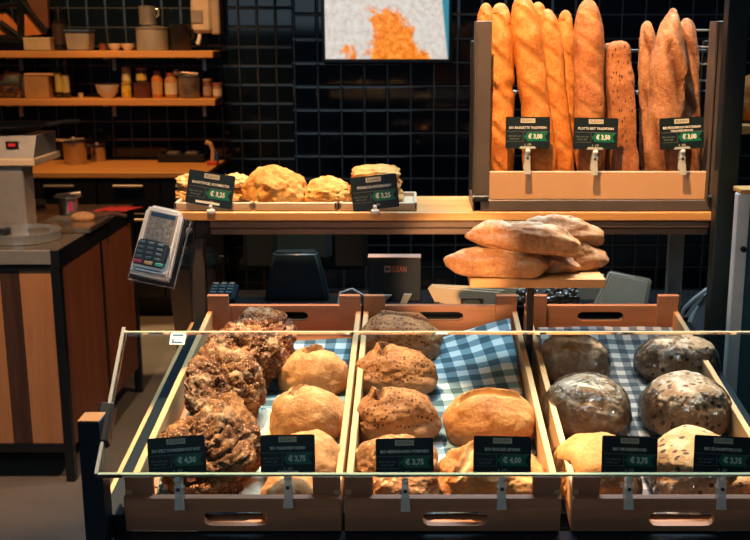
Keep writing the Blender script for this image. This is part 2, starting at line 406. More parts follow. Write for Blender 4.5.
# lower shelf
s = pxm(zs2)
t = Thing('nut_bag', 'clear plastic bag of nuts at left end of lower shelf', 'bag', K(12, zs2))
bm = BM(); g = bmesh.ops.create_icosphere(bm, subdivisions=4, radius=1)
for v in bm.verts:
    n = noise.fractal(v.co*2.2, 1, 2, 4); v.co *= 1+.22*n
    v.co = Vector((v.co.x*.105, v.co.y*.06, max(0, v.co.z*.09+.075)))
t.part('plastic_bag', bm, glass_mat('crinkled_bag', (.80, .72, .60), 3.0, .15, 1.5, .8))
bm = BM()
for i in range(60):
    q = Matrix.Translation(Vector((rnd.uniform(-.08, .08), rnd.uniform(-.035, .035), rnd.uniform(.015, .07))))
    bmesh.ops.create_icosphere(bm, subdivisions=1, radius=.012, matrix=q @ Matrix.Diagonal((1.2, .9, .8, 1)))
p = t.part('nuts', bm, plain('nut_brown', (.42, .20, .08), .6, 0, .3)); p['kind'] = 'stuff'
t = Thing('carton', 'open tan carton between the nut bag and the wine bottles', 'box', K(42, zs2))
bm = BM(); box(bm, (-.012, 0, 11*s), (24*s, .12, 22*s), .006); t.part('box_body', bm, plain('tan_card', (.50, .27, .10), .7))
bm = BM(); box(bm, (.008, 0, 23.2*s), (29*s, .13, 2.6*s), .006); t.part('lid', bm, plain('tan_card2', (.60, .38, .17), .7))
for u, l, cc in ((60, 'dark wine bottle nearest the tan carton on lower shelf', (.55, .42, .08)), (67, 'dark wine bottle with a cream label, right of its twin', (.50, .40, .16))):
    jar('wine_bottle', u, 41 if u == 60 else 37, 7.5, zs2, (.012, .016, .012), (.16, .04, .03), l, 'bottle', labc=cc, neck=.4, shoulder=.6)
jar('egg_cup', 81, 5, 5, zs2, (.55, .38, .16), (.6, .42, .2), 'tiny cream cup right of the wine bottles on lower shelf', 'cup', neck=.9)
bowl(108, 23, 13, zs2, 'large cream bowl in the middle of the lower shelf')
jar('honey_jar', 127, 15, 10, zs2, (.66, .42, .04), (.5, .3, .08), 'yellow jar at the bottom, below another yellow jar', 'jar', neck=.85)
jar('honey_jar', 127, 15, 9, zs2+15*s, (.56, .38, .10), (.35, .22, .06), 'yellow jar stacked on top of another yellow jar', 'jar', neck=.85, labc=(.66, .52, .3))
pot('tin', 143, 13, 17, zs2, (.15, .045, .03), 'dark red tin with a jar standing on it', 'tin', metal=0, rough=.4, lid=(.1, .04, .03))
jar('spice_jar', 142, 14, 11, zs2+15.5*s, (.10, .05, .02), (.28, .12, .05), 'dark jar with yellow label on the dark red tin', 'jar', neck=.9, labc=(.64, .44, .08))
jar('sauce_bottle', 158, 27, 11, zs2, (.55, .18, .03), (.35, .08, .03), 'orange sauce bottle right of the dark red tin', 'bottle', labc=(.60, .34, .12), neck=.6)
jar('sauce_bottle', 172, 25, 13, zs2, (.50, .22, .08), (.5, .12, .05), 'bottle with a large cream label beside the glass canister', 'bottle', labc=(.70, .56, .36), neck=.7)
t = Thing('glass_canister', 'wide glass canister with a clip lid on lower shelf', 'jar', K(190, zs2))
r = 11*s
bm = BM(); lathe(bm, [(r*.95, 0), (r, .006), (r, 20*s), (r*.9, 21*s)], 28); t.part('body', bm, plain('canister_grey', (.16, .12, .09), .12, 0, .4, 20, coat=1))
bm = BM(); lathe(bm, [(r*.95, 21*s), (r*1.04, 21.5*s), (r*1.04, 22.5*s), (r*.2, 24*s)], 28); t.part('lid', bm, CHROME)
bm = BM(); tube(bm, [(-r*1.3, -.02, 25*s), (-r*.6, -.03, 25.5*s), (r*.9, -.03, 24*s)], .008, 8)
bmesh.ops.create_icosphere(bm, subdivisions=2, radius=.02, matrix=Matrix.Translation((-r*1.1, -.02, 25.5*s))); t.part('ladle', bm, plain('cream_metal', (.62, .48, .34), .3, .4))
jar('spice_jar', 208, 19, 9, zs2, (.20, .08, .05), (.40, .24, .14), 'brown spice jar between the glass canister and the last jar', 'jar', neck=.9, labc=(.40, .26, .18))
jar('spice_jar', 218, 15, 9.5, zs2, (.34, .17, .08), (.35, .10, .05), 'pale-labelled spice jar at right end of lower shelf', 'jar', neck=.9, labc=(.68, .54, .38))
# worktop items
def KW(u, v): return PZ(u, v, zt)
def wpot(name, u, vb, w, h, label, cat, col=(.45, .40, .36), handle=True):
    p = KW(u, vb); s = (p.y*cp+(H-zt)*sp)/F; r = w*s/2; hh = h*s
    t = Thing(name, label, cat, p)
    bm = BM(); lathe(bm, [(r*.8, 0), (r*.84, .004), (r, hh), (r*1.1, hh), (r*1.1, hh+.004), (r*.95, hh), (r*.75, .01)], 28); t.part('body', bm, plain(name+'_steel', col, .25, 1))
    if handle:
        bm = BM(); tube(bm, [(-r*1.7, -.01, hh+.015), (-r*.5, 0, hh+.01), (r*.8, 0, hh+.02)], .008, 8)
        bmesh.ops.create_icosphere(bm, subdivisions=2, radius=.018, matrix=Matrix.Translation((0, -.02, hh+.018))); t.part('spoon', bm, plain('pale_steel', (.6, .5, .4), .3, .7))
    return t
wpot('steel_pot', 76, 164, 25, 22, 'larger steel pot with a spoon on the back worktop', 'pot')
wpot('steel_pot', 99, 161, 17, 14, 'smaller steel pot on back worktop, right of the larger one', 'pot', (.40, .30, .22))
p = KW(182, 162); t = Thing('baking_tray', 'black baking tray with pieces on it on the back worktop', 'tray', p)
bm = BM(); box(bm, (0, .05, .008), (.29, .17, .012), .004)
for a in ((0, -.035, .29, .012), (0, .135, .29, .012)): box(bm, (a[0], a[1], .03), (a[2], a[3], .045), .003)
for x in (-.145, .145): box(bm, (x, .05, .03), (.012, .17, .045), .003)
t.part('tray_body', bm, BLACKM)
for i in range(2):
    bm = BM(); box(bm, (-.06+.12*i, .05, .042), (.09, .1, .05), .012); t.part('divider_lid', bm, plain('grey_lid', (.17, .15, .13), .3, .6))
p = KW(213, 165); t = Thing('dispenser_gun', 'small cream dispenser with blue trigger and red base at worktop end', 'utensil', p)
bm = BM(); tube(bm, [(0, 0, .02), (.005, 0, .09), (-.01, 0, .135), (-.04, 0, .145)], .014, 10); t.part('handle', bm, plain('warm_plastic', (.70, .42, .2), .4))
bm = BM(); box(bm, (0, 0, .012), (.07, .05, .024), .004); t.part('base', bm, plain('red_plastic', (.6, .06, .03), .4))
bm = BM(); box(bm, (.03, 0, .05), (.015, .02, .06), .004); t.part('trigger', bm, plain('blue_plastic', (.03, .10, .35), .4))

# ---------------------------------------------------------------- left counter
zc = .923; Yf = 3.816; xc = -1.305; Yb = 4.90
t = Thing('kitchen_counter', 'freestanding counter with plank front and steel top at the left', 'counter', (xc-.6, (Yf+Yb)/2, 0))
def W(bm, *a, **k): return bx(bm, *a, **k)
bm = BM(); bx(bm, -2.7, xc, Yf, Yb, zc-.012, zc, .002); t.part('counter_top', bm, plain('dark_steel_top', (.20, .17, .14), .25, .5, .15), world=True)
bm = BM(); bx(bm, -2.7, xc-.03, Yf-.004, Yf+.02, zc-.055, zc-.001, .002); t.part('front_trim', bm, STEEL, world=True, label='brushed steel front edge')
bm = BM(); bx(bm, xc-.03, xc+.002, Yf-.002, Yb, zc-.07, zc-.001, .002); t.part('side_trim', bm, BLACKM, world=True)
bm = BM(); bx(bm, -2.7, xc, Yf+.005, Yf+.03, zc-.08, zc-.05); bx(bm, -2.7, xc, Yf+.005, Yf+.03, .12, .155); t.part('frame_rail', bm, BLACKM, world=True)
for (x0, x1, y0, y1) in ((xc-.035, xc, Yf, Yf+.035), (xc-.035, xc, Yb-.035, Yb), (-2.7, -2.665, Yf, Yf+.035), (-2.7, -2.665, Yb-.035, Yb)):
    bm = BM(); bx(bm, x0, x1, y0, y1, 0, zc-.05, .002); t.part('leg', bm, BLACKM, world=True)
zz0, zz1 = .155, zc-.08
bounds = [(-2.66, -2.2, W_LIGHTB), (-2.2, -1.9, W_DARKB), (-1.9, -1.535, W_LIGHTB), (-1.535, -1.462, W_DARKB), (-1.462, xc-.036, W_LIGHTB)]
for a, c, mm in bounds:
    bm = BM(); bx(bm, a, c-.001, Yf+.012, Yf+.03, zz0, zz1, .001); t.part('front_plank', bm, mm, world=True, label=('dark brown plank with a knot' if mm is W_DARKB else 'pale brown plank'))
for a, c in ((Yf+.04, 4.36), (4.38, Yb-.04)):
    bm = BM(); bx(bm, xc-.03, xc-.008, a, c, .13, zc-.072, .002); t.part('side_door', bm, W_RED, world=True, label='red-brown wooden side door')
bm = BM(); bx(bm, xc-.032, xc-.004, 4.36, 4.38, .12, zc-.07); t.part('door_divider', bm, BLACKM, world=True)
bm = BM(); bx(bm, -2.66, xc-.05, Yf+.08, Yb-.06, .10, zc-.02); t.part('carcass', bm, BLACKM, world=True)
# things on it
def PC(u, v): return PZ(u, v, zc)
p = PZ(0, 240, zc); Yt = 4.16
t = Thing('steel_tower', 'brushed steel box standing on the counter under the scale', 'stand', (-1.8, Yt+.12, zc))
xr2 = WX(25, Yt, 1.05); zt2 = PY(0, 166, Yt).z
bm = BM(); bx(bm, -2.4, xr2, Yt, Yt+.12, zc, zt2, .006); t.part('body', bm, STEEL, world=True)
bm = BM(); cyl(bm, (WX(8, Yt, 1.0), Yt-.06, zc+.012), (WX(8, Yt, 1.0), Yt-.06, zc+.03), .028); t.part('knob', bm, BLACKP, world=True)
t = Thing('kitchen_scale', 'steel kitchen scale with red display on the steel box', 'scale', (-1.75, Yt+.13, zt2))
xl = -2.15
bm = BM(); bx(bm, xl, WX(36, Yt, 1.2), Yt-.02, Yt+.30, zt2+.001, zt2+.03, .004); t.part('base_board', bm, plain('cream_board', (.58, .45, .30), .5), world=True)
bm = BM(); za = zt2+.03; prism(bm, [(Yt, za), (Yt+.28, za), (Yt+.28, za+.085), (Yt+.05, za+.085)], xl, WX(33, Yt, 1.25), 'x'); t.part('body', bm, STEEL, world=True)
bm = BM(); bx(bm, WX(5, Yt, 1.25), WX(18, Yt, 1.25), Yt+.012, Yt+.04, za+.04, za+.065); t.part('display', bm, plain('black_display', (.01, .01, .01), .2), world=True)
m, nt, b = new_mat('red_led'); b.inputs['Base Color'].default_value = (.3, 0, 0, 1); b.inputs['Emission Color'].default_value = (1, .04, .03, 1); b.inputs['Emission Strength'].default_value = .25
vec = coord(nt); L(nt, ramp(nt, [(.4, (.2, 0, 0)), (.6, (.35, .01, .01))], noise_tex(nt, vec, 40)), b.inputs['Base Color'])
bm = BM(); bx(bm, WX(8, Yt, 1.25), WX(15, Yt, 1.25), Yt+.006, Yt+.02, za+.046, za+.058); t.part('red_digits', bm, m, world=True, label='glowing red digits')
t = Thing('wok', 'dark shallow wok lying on top of the kitchen scale', 'pan', (WX(16, Yt+.15, 1.3), Yt+.15, za+.086))
bm = BM(); lathe(bm, [(.03, 0), (.08, .008), (.135, .035), (.14, .037), (.13, .035), (.07, .015), (.01, .008)], 32); t.part('pan_body', bm, plain('dark_iron', (.06, .055, .05), .35, .7))
bm = BM(); tube(bm, [(.13, 0, .033), (.19, .02, .045), (.25, .05, .045)], .009, 8); t.part('handle', bm, plain('matt_handle', (.02, .02, .02), .8, spec=.2))
p = PC(24, 243)
t = Thing('steel_basin_ring', 'round polished steel basin rim on the counter front', 'basin', (p.x-.03, p.y+.08, zc))
bm = BM(); lathe(bm, [(.135, 0), (.142, .002), (.142, .036), (.134, .036), (.130, .004)], 48); t.part('rim', bm, plain('ring_steel', (.42, .44, .44), .2, .6, .1, 20))
p = PC(62, 232); t = Thing('steel_tray', 'flat steel tray on the counter near its right edge', 'tray', (p.x, p.y+.12, zc))
bm = BM(); box(bm, (0, 0, .004), (.24, .30, .006), .002)
for x in (-.12, .12): box(bm, (x, 0, .012), (.012, .30, .02), .002)
for y in (-.15, .15): box(bm, (0, y, .012), (.25, .012, .02), .002)
t.part('tray_body', bm, plain('tray_steel', (.45, .38, .30), .25, .9))
p = PC(69, 213); t = Thing('steel_cup', 'small steel cup with a pink label at far end of the counter', 'cup', p)
bm = BM(); lathe(bm, [(.035, 0), (.038, .003), (.045, .07), (.06, .072), (.06, .078), (.04, .075), (.033, .01)], 24); t.part('body', bm, CHROME)
bm = BM(); box(bm, (.02, -.034, .035), (.02, .012, .045), .002); t.part('sticker', bm, plain('pink_label', (.55, .05, .14), .5))
bm = BM(); tube(bm, [(-.05, 0, .08), (.0, 0, .085), (.055, .01, .09)], .008, 8); t.part('spoon', bm, plain('pale_steel', (.6, .5, .4), .3, .7))
p = PC(88, 222); t = Thing('pastry_brush', 'wooden pastry brush with a round brown head on the counter', 'brush', p)
bm = BM(); g = bmesh.ops.create_icosphere(bm, subdivisions=3, radius=1, matrix=Matrix.Translation((-.02, 0, .022)) @ Matrix.Diagonal((.052, .032, .022, 1))); t.part('brush_head', bm, plain('brush_brown', (.40, .22, .10), .7, 0, .3, 40, .4))
bm = BM(); tube(bm, [(.02, 0, .022), (.10, .04, .03), (.15, .06, .015)], .009, 10); t.part('handle', bm, plain('dark_handle', (.07, .03, .02), .4))
p = PC(118, 209.5)
bm = BM(); n = 16
for i in range(n+1):
    for j in range(7):
        x = -.075+.15*i/n; y = -.05+.10*j/6; bm.verts.new((x+y*.5, y, .006+.006*noise.noise(Vector((x*30, y*30, 0)))))
bm.verts.ensure_lookup_table()
for i in range(n):
    for j in range(6):
        a = i*7+j; bm.faces.new((bm.verts[a], bm.verts[a+7], bm.verts[a+8], bm.verts[a+1]))
o = single('cleaning_cloth', bm, plain('red_cloth', (.72, .045, .035), .8, 0, .15, 30, .3), 'small red cloth at the far corner of the counter', 'cloth', loc=p)
md = o.modifiers.new('solid', 'SOLIDIFY'); md.thickness = .006
p = PC(37, 206); bm = BM(); lathe(bm, [(.03, 0), (.045, .01), (.045, .02), (.03, .03)], 24)
single('bread_roll', bm, plain('roll_cream', (.60, .42, .22), .6), 'small cream roll beside the steel box on the counter', 'bread', loc=p)
p = Vector((WX(198, 5.3, .3), 5.3, 0))
t = Thing('waste_bin', 'brown bin with a crumpled plastic liner behind the left table leg', 'bin', p)
zt3 = PY(200, 268, 5.2).z
bm = BM(); V = []
for (k, z) in ((.095, 0), (.12, zt3)):
    V.append([Vector((sx*k, sy*k, z)) for sx, sy in ((-1, -1), (1, -1), (1, 1), (-1, 1))])
ring_tube(bm, V); bmesh.ops.recalc_face_normals(bm, faces=bm.faces); bmesh.ops.bevel(bm, geom=bm.edges[:], offset=.01, segments=2, affect='EDGES')
t.part('bin_body', bm, plain('bin_brown', (.16, .10, .06), .5))
bm = BM(); bmesh.ops.create_icosphere(bm, subdivisions=4, radius=1)
for v in bm.verts:
    n = noise.fractal(v.co*3, 1, 2, 4); v.co *= 1+.22*n; v.co = Vector((v.co.x*.125, v.co.y*.11, zt3+.03+v.co.z*.06))
t.part('liner', bm, plain('crumpled_liner', (.18, .23, .19), .25, 0, .7, 14, .3))

# television
Yv = 5.47
t = Thing('television', 'flat wall television showing a pale and orange bread picture', 'television', (PY(387, 30, Yv).x, Yv, PY(387, 30, Yv).z))
x0, x1 = PY(322, 60, Yv).x, PY(452, 60, Yv).x; z0 = PY(380, 63, Yv).z
bm = BM(); bx(bm, x0, x1, Yv, Yv+.035, z0, z0+.40, .004); t.part('housing', bm, BLACKP, world=True)
bm = BM(); bx(bm, x0+.05, x1-.05, Yv+.03, 5.552, z0+.08, z0+.3); t.part('wall_mount', bm, BLACKM, world=True)
m, nt, b = new_mat('lit_screen')
tc = N(nt, 'ShaderNodeTexCoord'); g = tc.outputs['Generated']; mp = N(nt, 'ShaderNodeMapping'); L(nt, g, mp.inputs[0])
mp.inputs['Scale'].default_value = (1, 1, .55)
def band(val, c, w):   # soft 0..1 bump
    d = math_n(nt, 'ABSOLUTE', math_n(nt, 'SUBTRACT', val, c)); return math_n(nt, 'SUBTRACT', 1.0, math_n(nt, 'DIVIDE', d, w))
s3 = N(nt, 'ShaderNodeSeparateXYZ'); L(nt, g, s3.inputs[0])
nA = noise_tex(nt, mp.outputs[0], 7, 8, .65, .5); nB = noise_tex(nt, mp.outputs[0], 22, 5, .7)
mn = lambda p, q: math_n(nt, 'MINIMUM', p, q)
X_, Z_ = s3.outputs[0], s3.outputs[2]
core = mn(math_n(nt, 'SUBTRACT', X_, .35), math_n(nt, 'SUBTRACT', math_n(nt, 'SUBTRACT', .86, math_n(nt, 'MULTIPLY', Z_, .42)), X_))
core = mn(core, math_n(nt, 'SUBTRACT', .66, Z_))
streak = mn(math_n(nt, 'SUBTRACT', .025, math_n(nt, 'ABSOLUTE', math_n(nt, 'SUBTRACT', X_, .17))), math_n(nt, 'SUBTRACT', .2, Z_))
core = math_n(nt, 'MAXIMUM', core, streak)
edge = math_n(nt, 'ADD', core, math_n(nt, 'MULTIPLY', math_n(nt, 'SUBTRACT', nA, .5), .45))
mk = N(nt, 'ShaderNodeMapRange'); L(nt, edge, mk.inputs[0]); mk.inputs[1].default_value = -.01; mk.inputs[2].default_value = .04
paper = ramp(nt, [(.3, (.50, .40, .33)), (.5, (.62, .56, .50)), (.7, (.72, .68, .62))], nB)
org = ramp(nt, [(.3, (.55, .09, .01)), (.5, (.85, .22, .015)), (.7, (.95, .42, .08))], nB)
col = mixc(nt, mk.outputs[0], paper, org)
e2 = math_n(nt, 'ADD', s3.outputs[0], math_n(nt, 'MULTIPLY', s3.outputs[2], .06))
mk2 = N(nt, 'ShaderNodeMapRange'); L(nt, e2, mk2.inputs[0]); mk2.inputs[1].default_value = .985; mk2.inputs[2].default_value = 1.0
col = mixc(nt, mk2.outputs[0], col, (.03, .22, .30))
b.inputs['Base Color'].default_value = (.02, .02, .02, 1); L(nt, col, b.inputs['Emission Color']); b.inputs['Emission Strength'].default_value = 1.15; b.inputs['Roughness'].default_value = .2
bm = BM(); bx(bm, x0+.018, x1-.018, Yv-.002, Yv+.002, z0+.02, z0+.385); t.part('screen', bm, m, world=True, label='lit screen with pale and orange picture')
# two small wall switches right of the television
# ---------------------------------------------------------------- bread shapes
def crease_val(x, y, cr):
    """cr = (cx, cy, angle deg, halflen, width, depth)"""
    cx_, cy_, a, hl, w, d = cr; c, s = math.cos(R(a)), math.sin(R(a))
    u = (x-cx_)*c+(y-cy_)*s; v = -(x-cx_)*s+(y-cy_)*c
    v += .08*math.sin(u*5+cx_*7)
    k = math.exp(-(v/w)**2)
    if abs(u) > hl: k *= math.exp(-((abs(u)-hl)/w)**2)
    return k, d, v
def loaf_bm(Lx, Ly, Hz, seed, p=2.2, pz=2.0, rough=.006, nsc=3.0, creases=(), flat=.45, ridge=0.0, sub=5, bend=0, lump=.05, grain=0):
    """rounded loaf, base on z=0; Lx, Ly full plan sizes, Hz height"""
    bm = BM(); bmesh.ops.create_icosphere(bm, subdivisions=sub, radius=1)
    lay = bm.verts.layers.float.new('crack'); off = Vector((seed*7.31, seed*3.77, seed*1.93))
    for v in bm.verts:
        q = v.co.copy(); x, y, z = q
        a = (abs(x)**p+abs(y)**p)**(1/p); rr = math.hypot(x, y)
        k = (rr/a) if a > 1e-6 else 1
        x2, y2 = x*k, y*k
        r2 = math.hypot(x2, y2); den = (min(1, r2)**pz+abs(z)**pz)**(1/pz) if pz != 2 else 1
        x2, y2, z2 = x2/den, y2/den, z/den
        if z2 < -flat: z2 = -flat-(abs(z2)-flat)*.12
        h = 1+lump*noise.noise(q*1.6+off)*2
        ck = 0; dz = 0
        if z > -.1:
            for cr in creases:
                kk, d, vv = crease_val(q.x, q.y, cr)
                dz -= d*kk; ck = max(ck, kk if d > 0 else 0)
                if d > 0: dz += d*.75*math.exp(-((vv-cr[4]*1.7)/(cr[4]*.9))**2)*(1 if kk > .0 else 0)*(1 if abs((q.x-cr[0])*math.cos(R(cr[2]))+(q.y-cr[1])*math.sin(R(cr[2]))) < cr[3] else 0)
        X, Y_, Z = x2*Lx/2*h, y2*Ly/2*h, (z2*h+flat)/(1+flat)*Hz
        nrm = q.normalized()
        f = noise.fractal(q*nsc+off, .9, 2.1, 5)
        d = rough*f
        if grain: d += grain*noise.fractal(q*9+off, .7, 2.2, 4)
        if ridge:
            rg = 1-abs(noise.noise(q*2.3+off*1.7)*2.2); rg = max(0, rg)
            d += -ridge*rg**5; ck = max(ck, .9*rg**9)
        if z2 <= -flat: d *= .25
        P = Vector((X, Y_, Z))+nrm*d+Vector((0, 0, dz*Hz))
        if bend: P.y += bend*(x2**2)
        v.co = P; v[lay] = min(1, ck)
    mn = min(v.co.z for v in bm.verts)
    for v in bm.verts: v.co.z -= mn
    return bm
def stick_bm(Ln, r, seed, slashes=5, rough=.0028, taper=.78, squash=.9, bend=0, boxy=2.0, nsl=120, seg=32, sl_depth=.16, ends=3.6, twist=0.0, waist=None, front=-90):
    """long bread along +z, base at z=0, slashed side facing -y"""
    rings = []; vals = []; off = Vector((seed*5.1, seed*2.7, seed*9.3))
    for i in range(nsl+1):
        t = -1+2*i/nsl; t = math.copysign(1-(1-abs(t))**1.6, t) if abs(t) < 1 else t
        e = max(0, 1-abs(t)**(ends*2.2))**.5
        rr = r*max(.02, e)*(1-(1-taper)*max(0, abs(t)-.55)/.45*.6)
        if waist: rr *= 1-waist[1]*math.exp(-((t-waist[0])/.05)**2)
        rg = []; vl = []
        for k in range(seg):
            a = 2*math.pi*k/seg; ca, sa = math.cos(a), math.sin(a)
            m = (abs(ca)**boxy+abs(sa)**boxy)**(1/boxy)
            q = Vector((ca*.9, sa*.9, t*Ln/r*.22)); f = noise.fractal(q*1.6+off, .9, 2, 4)
            h = rr/m*(1+.10*noise.noise(Vector((0, 0, t*3))+off))
            ck = 0
            if slashes:
                da = (math.degrees(a)-front+180) % 360-180
                ph = (t*.5+.5)*slashes+da/150
                frac = ph-math.floor(ph)-.5
                if abs(da) < 52 and abs(t) < .88:
                    kk = math.exp(-(frac/.13)**2)*min(1, (52-abs(da))/20)
                    h *= 1-sl_depth*kk+sl_depth*.8*math.exp(-((frac-.22)/.09)**2)*min(1, (52-abs(da))/20); ck = kk
            h += rough*f
            x, y = ca*h, sa*h*squash
            if twist:
                b = twist*t; x, y = x*math.cos(b)-y*math.sin(b), x*math.sin(b)+y*math.cos(b)
            x += bend*(1-t*t); rg.append(Vector((x, y, (t+1)/2*Ln))); vl.append(ck)
        rings.append(rg); vals.append(vl)
    bm = BM(); lay = bm.verts.layers.float.new('crack'); V = []
    for rg, vl in zip(rings, vals):
        row = []
        for p_, c_ in zip(rg, vl):
            v = bm.verts.new(p_); v[lay] = c_; row.append(v)
        V.append(row)
    for a, b in zip(V, V[1:]):
        for i in range(seg): bm.faces.new((a[i], a[(i+1) % seg], b[(i+1) % seg], b[i]))
    bm.faces.new(list(reversed(V[0]))); bm.faces.new(V[-1]); bmesh.ops.recalc_face_normals(bm, faces=bm.faces)
    return bm

# ---------------------------------------------------------------- price signs
CARD = plain('sign_black', (.004, .013, .017), .45, 0, .1, 10)
GREEN = plain('sign_green', (.005, .16, .095), .4, 0, .06, 10)
CREAM = plain('sign_cream', (.62, .58, .46), .5, 0, .05, 10)
WHITE = plain('sign_white', (.80, .82, .76), .5, 0, .03, 10)
GREYT = plain('sign_grey', (.20, .24, .24), .5, 0, .03, 10)
INK = plain('sign_ink', (.10, .12, .08), .5, 0, .03, 10)
def sign(label, loc, w, h, title, price, group, tilt=0, lean=-12, yaw=0, title2=None, clip=True, drop=.0, strip=False, cliplen=.045):
    """loc = bottom centre of the card"""
    t = Thing('price_sign', label, 'price sign', loc, rotm(lean, 0, 0) @ rotm(0, tilt, 0) @ rotm(0, 0, yaw), group)
    bm = BM(); pts = []
    r = .004
    for cx_, cz_, a0 in ((w/2-r, h-r, 0), (-w/2+r, h-r, 90), (-w/2+r, r, 180), (w/2-r, r, 270)):
        for k in range(5):
            a = R(a0+22.5*k); pts.append((cx_+r*math.cos(a), cz_+r*math.sin(a)))
    prism(bm, pts, 0, .0015); t.part('card', bm, CARD)
    y = -.0004
    bm = BM(); bx(bm, -w*.165, w*.165, y, .0002, h*.81, h*.95); lp = t.part('logo_plate', bm, CREAM, label='cream logo plate')
    bm = BM(); text_bm(bm, 'ELEAN', h*.11, (0, y-.0003, h*.885), w*.26); t.part('logo_lettering', bm, INK, parent=lp)
    bm = BM(); text_bm(bm, title, h*.105, (0, y-.0002, h*(.66 if not title2 else .69)), min(w*.84, len(title)*w*.038), bold=.0002)
    if title2: text_bm(bm, title2, h*.09, (0, y-.0002, h*.585), len(title2)*w*.036, bold=.0002)
    t.part('title_lettering', bm, WHITE, smooth=0)
    bm = BM(); bx(bm, -w*.48, w*.48, y, .0002, h*.532, h*.541); bx(bm, -w*.48, -w*.1, y, .0002, h*.22, h*.227)
    bx(bm, -w*.105, -w*.1, y, .0002, h*.2, h*.53); t.part('rule_lines', bm, GREYT)
    bm = BM(); text_bm(bm, 'bloem, water, zout', h*.09, (-w*.30, y-.0002, h*.40), w*.28); text_bm(bm, 'desem, gist', h*.09, (-w*.30, y-.0002, h*.31), w*.22)
    t.part('small_lettering', bm, GREYT, smooth=0)
    bm = BM(); x0, x1, za, zb = -w*.09, w*.45, h*.235, h*.52; zm = (za+zb)/2
    prism(bm, [(x0, zm), (x0+w*.09, za), (x1, za), (x1-w*.065, zm), (x1, zb), (x0+w*.09, zb)], y, .0002)
    ar = t.part('price_arrow', bm, GREEN, label='green arrow with the price')
    bm = BM(); text_bm(bm, price, h*.20, (w*.17, y-.0003, zm), w*.32, bold=.0006); t.part('price_lettering', bm, WHITE, parent=ar, smooth=0)
    bm = BM(); text_bm(bm, 'A', h*.09, (-w*.06, y-.0002, h*.13), w*.03); text_bm(bm, '650', h*.09, (w*.04, y-.0002, h*.13), w*.08); t.part('weight_lettering', bm, CREAM, smooth=0)
    if strip:
        bm = BM(); bx(bm, -w*.28, w*.24, y-.0006, .0002, h*.06, h*.13); t.part('holder_edge', bm, WHITE)
    if clip:
        bm = BM(); prism(bm, [(-.022, .0), (-.018, .006), (.018, .006), (.022, 0)], -.003, -.0012)
        prism(bm, [(-.006, -.006), (-.006, -.02), (-.009, -cliplen), (.009, -cliplen), (.006, -.02), (.006, -.006)], -.007, -.001)
        prism(bm, [(-.006, -.006), (-.006, -.02), (-.009, -cliplen*.8), (.009, -cliplen*.8), (.006, -.02), (.006, -.006)], .010, .013)
        bx(bm, -.008, .008, -.007, .013, -.024, -.020)
        cl = t.part('clip', bm, CLEAR, label='clear plastic clip')
        bm = BM(); bmesh.ops.create_icosphere(bm, subdivisions=3, radius=.0065, matrix=Matrix.Translation((0, -.010, -.006)) @ Matrix.Diagonal((1, .7, .9, 1)))
        t.part('ball_joint', bm, WHITEP, parent=cl)
        bm = BM(); bx(bm, -.003, .003, -.0085, -.0065, -.028, -.022); t.part('spring', bm, BLACKM, parent=cl)
    return t

# ---------------------------------------------------------------- the long table
YT = 2.72; zp = PY(400, 212, YT).z
xl, xr = WX(176, YT, zp), WX(717, YT, zp)
t = Thing('display_table', 'long oak plank table on a dark steel frame behind the crates', 'table', ((xl+xr)/2, YT+.14, 0))
bm = BM(); bx(bm, xl, xr, YT, YT+.28, zp-.024, zp, .003); t.part('tabletop', bm, W_PLANK, world=True)
xa, xb = WX(188, YT+.02, 1.2), WX(708, YT+.02, 1.2)
BEAM = plain('bronze_steel', (.20, .125, .085), .45, .2, .15, 9)
bm = BM(); bx(bm, xa, xb, YT+.008, YT+.035, zp-.044, zp-.026, .003); bx(bm, xa, xb, YT+.018, YT+.04, zp-.064, zp-.046, .003); t.part('front_rail', bm, BEAM, world=True)
bm = BM(); bx(bm, xa, xb, YT+.245, YT+.27, zp-.064, zp-.026, .003); t.part('rear_rail', bm, BEAM, world=True)
x = xa
bm = BM(); bx(bm, x, x+.04, YT+.012, YT+.05, 0, zp-.026, .003); t.part('leg', bm, STEELD, world=True)
x = WX(669, YT+.25, 1.1)
bm = BM(); bx(bm, x, x+.04, YT+.235, YT+.275, 0, zp-.045, .003); t.part('leg', bm, plain('grey_steel_leg', (.24, .23, .21), .5, .2), world=True)
bm = BM(); bx(bm, xa+.02, xa+.062, YT+.004, YT+.014, zp-.07, zp-.025, .003); cyl(bm, (xa+.048, YT+.004, zp-.048), (xa+.048, YT-.003, zp-.048), .009)
bx(bm, xa-.022, xa+.02, YT+.0, YT+.01, zp-.085, zp-.03, .003); cyl(bm, (xa-.01, YT, zp-.06), (xa-.01, YT-.01, zp-.06), .007)
t.part('corner_bracket', bm, BLACKM, world=True)
# tall post at the right
xq = WX(717, 2.63, 1.3)
bm = BM(); bx(bm, xq, xq+.052, 2.63, 2.674, 0, 2.35, .003)
single('steel_post', bm, plain('post_steel', (.022, .032, .036), .42, .5, .15, 6), 'tall black steel post at the right end of the plank table', 'post')

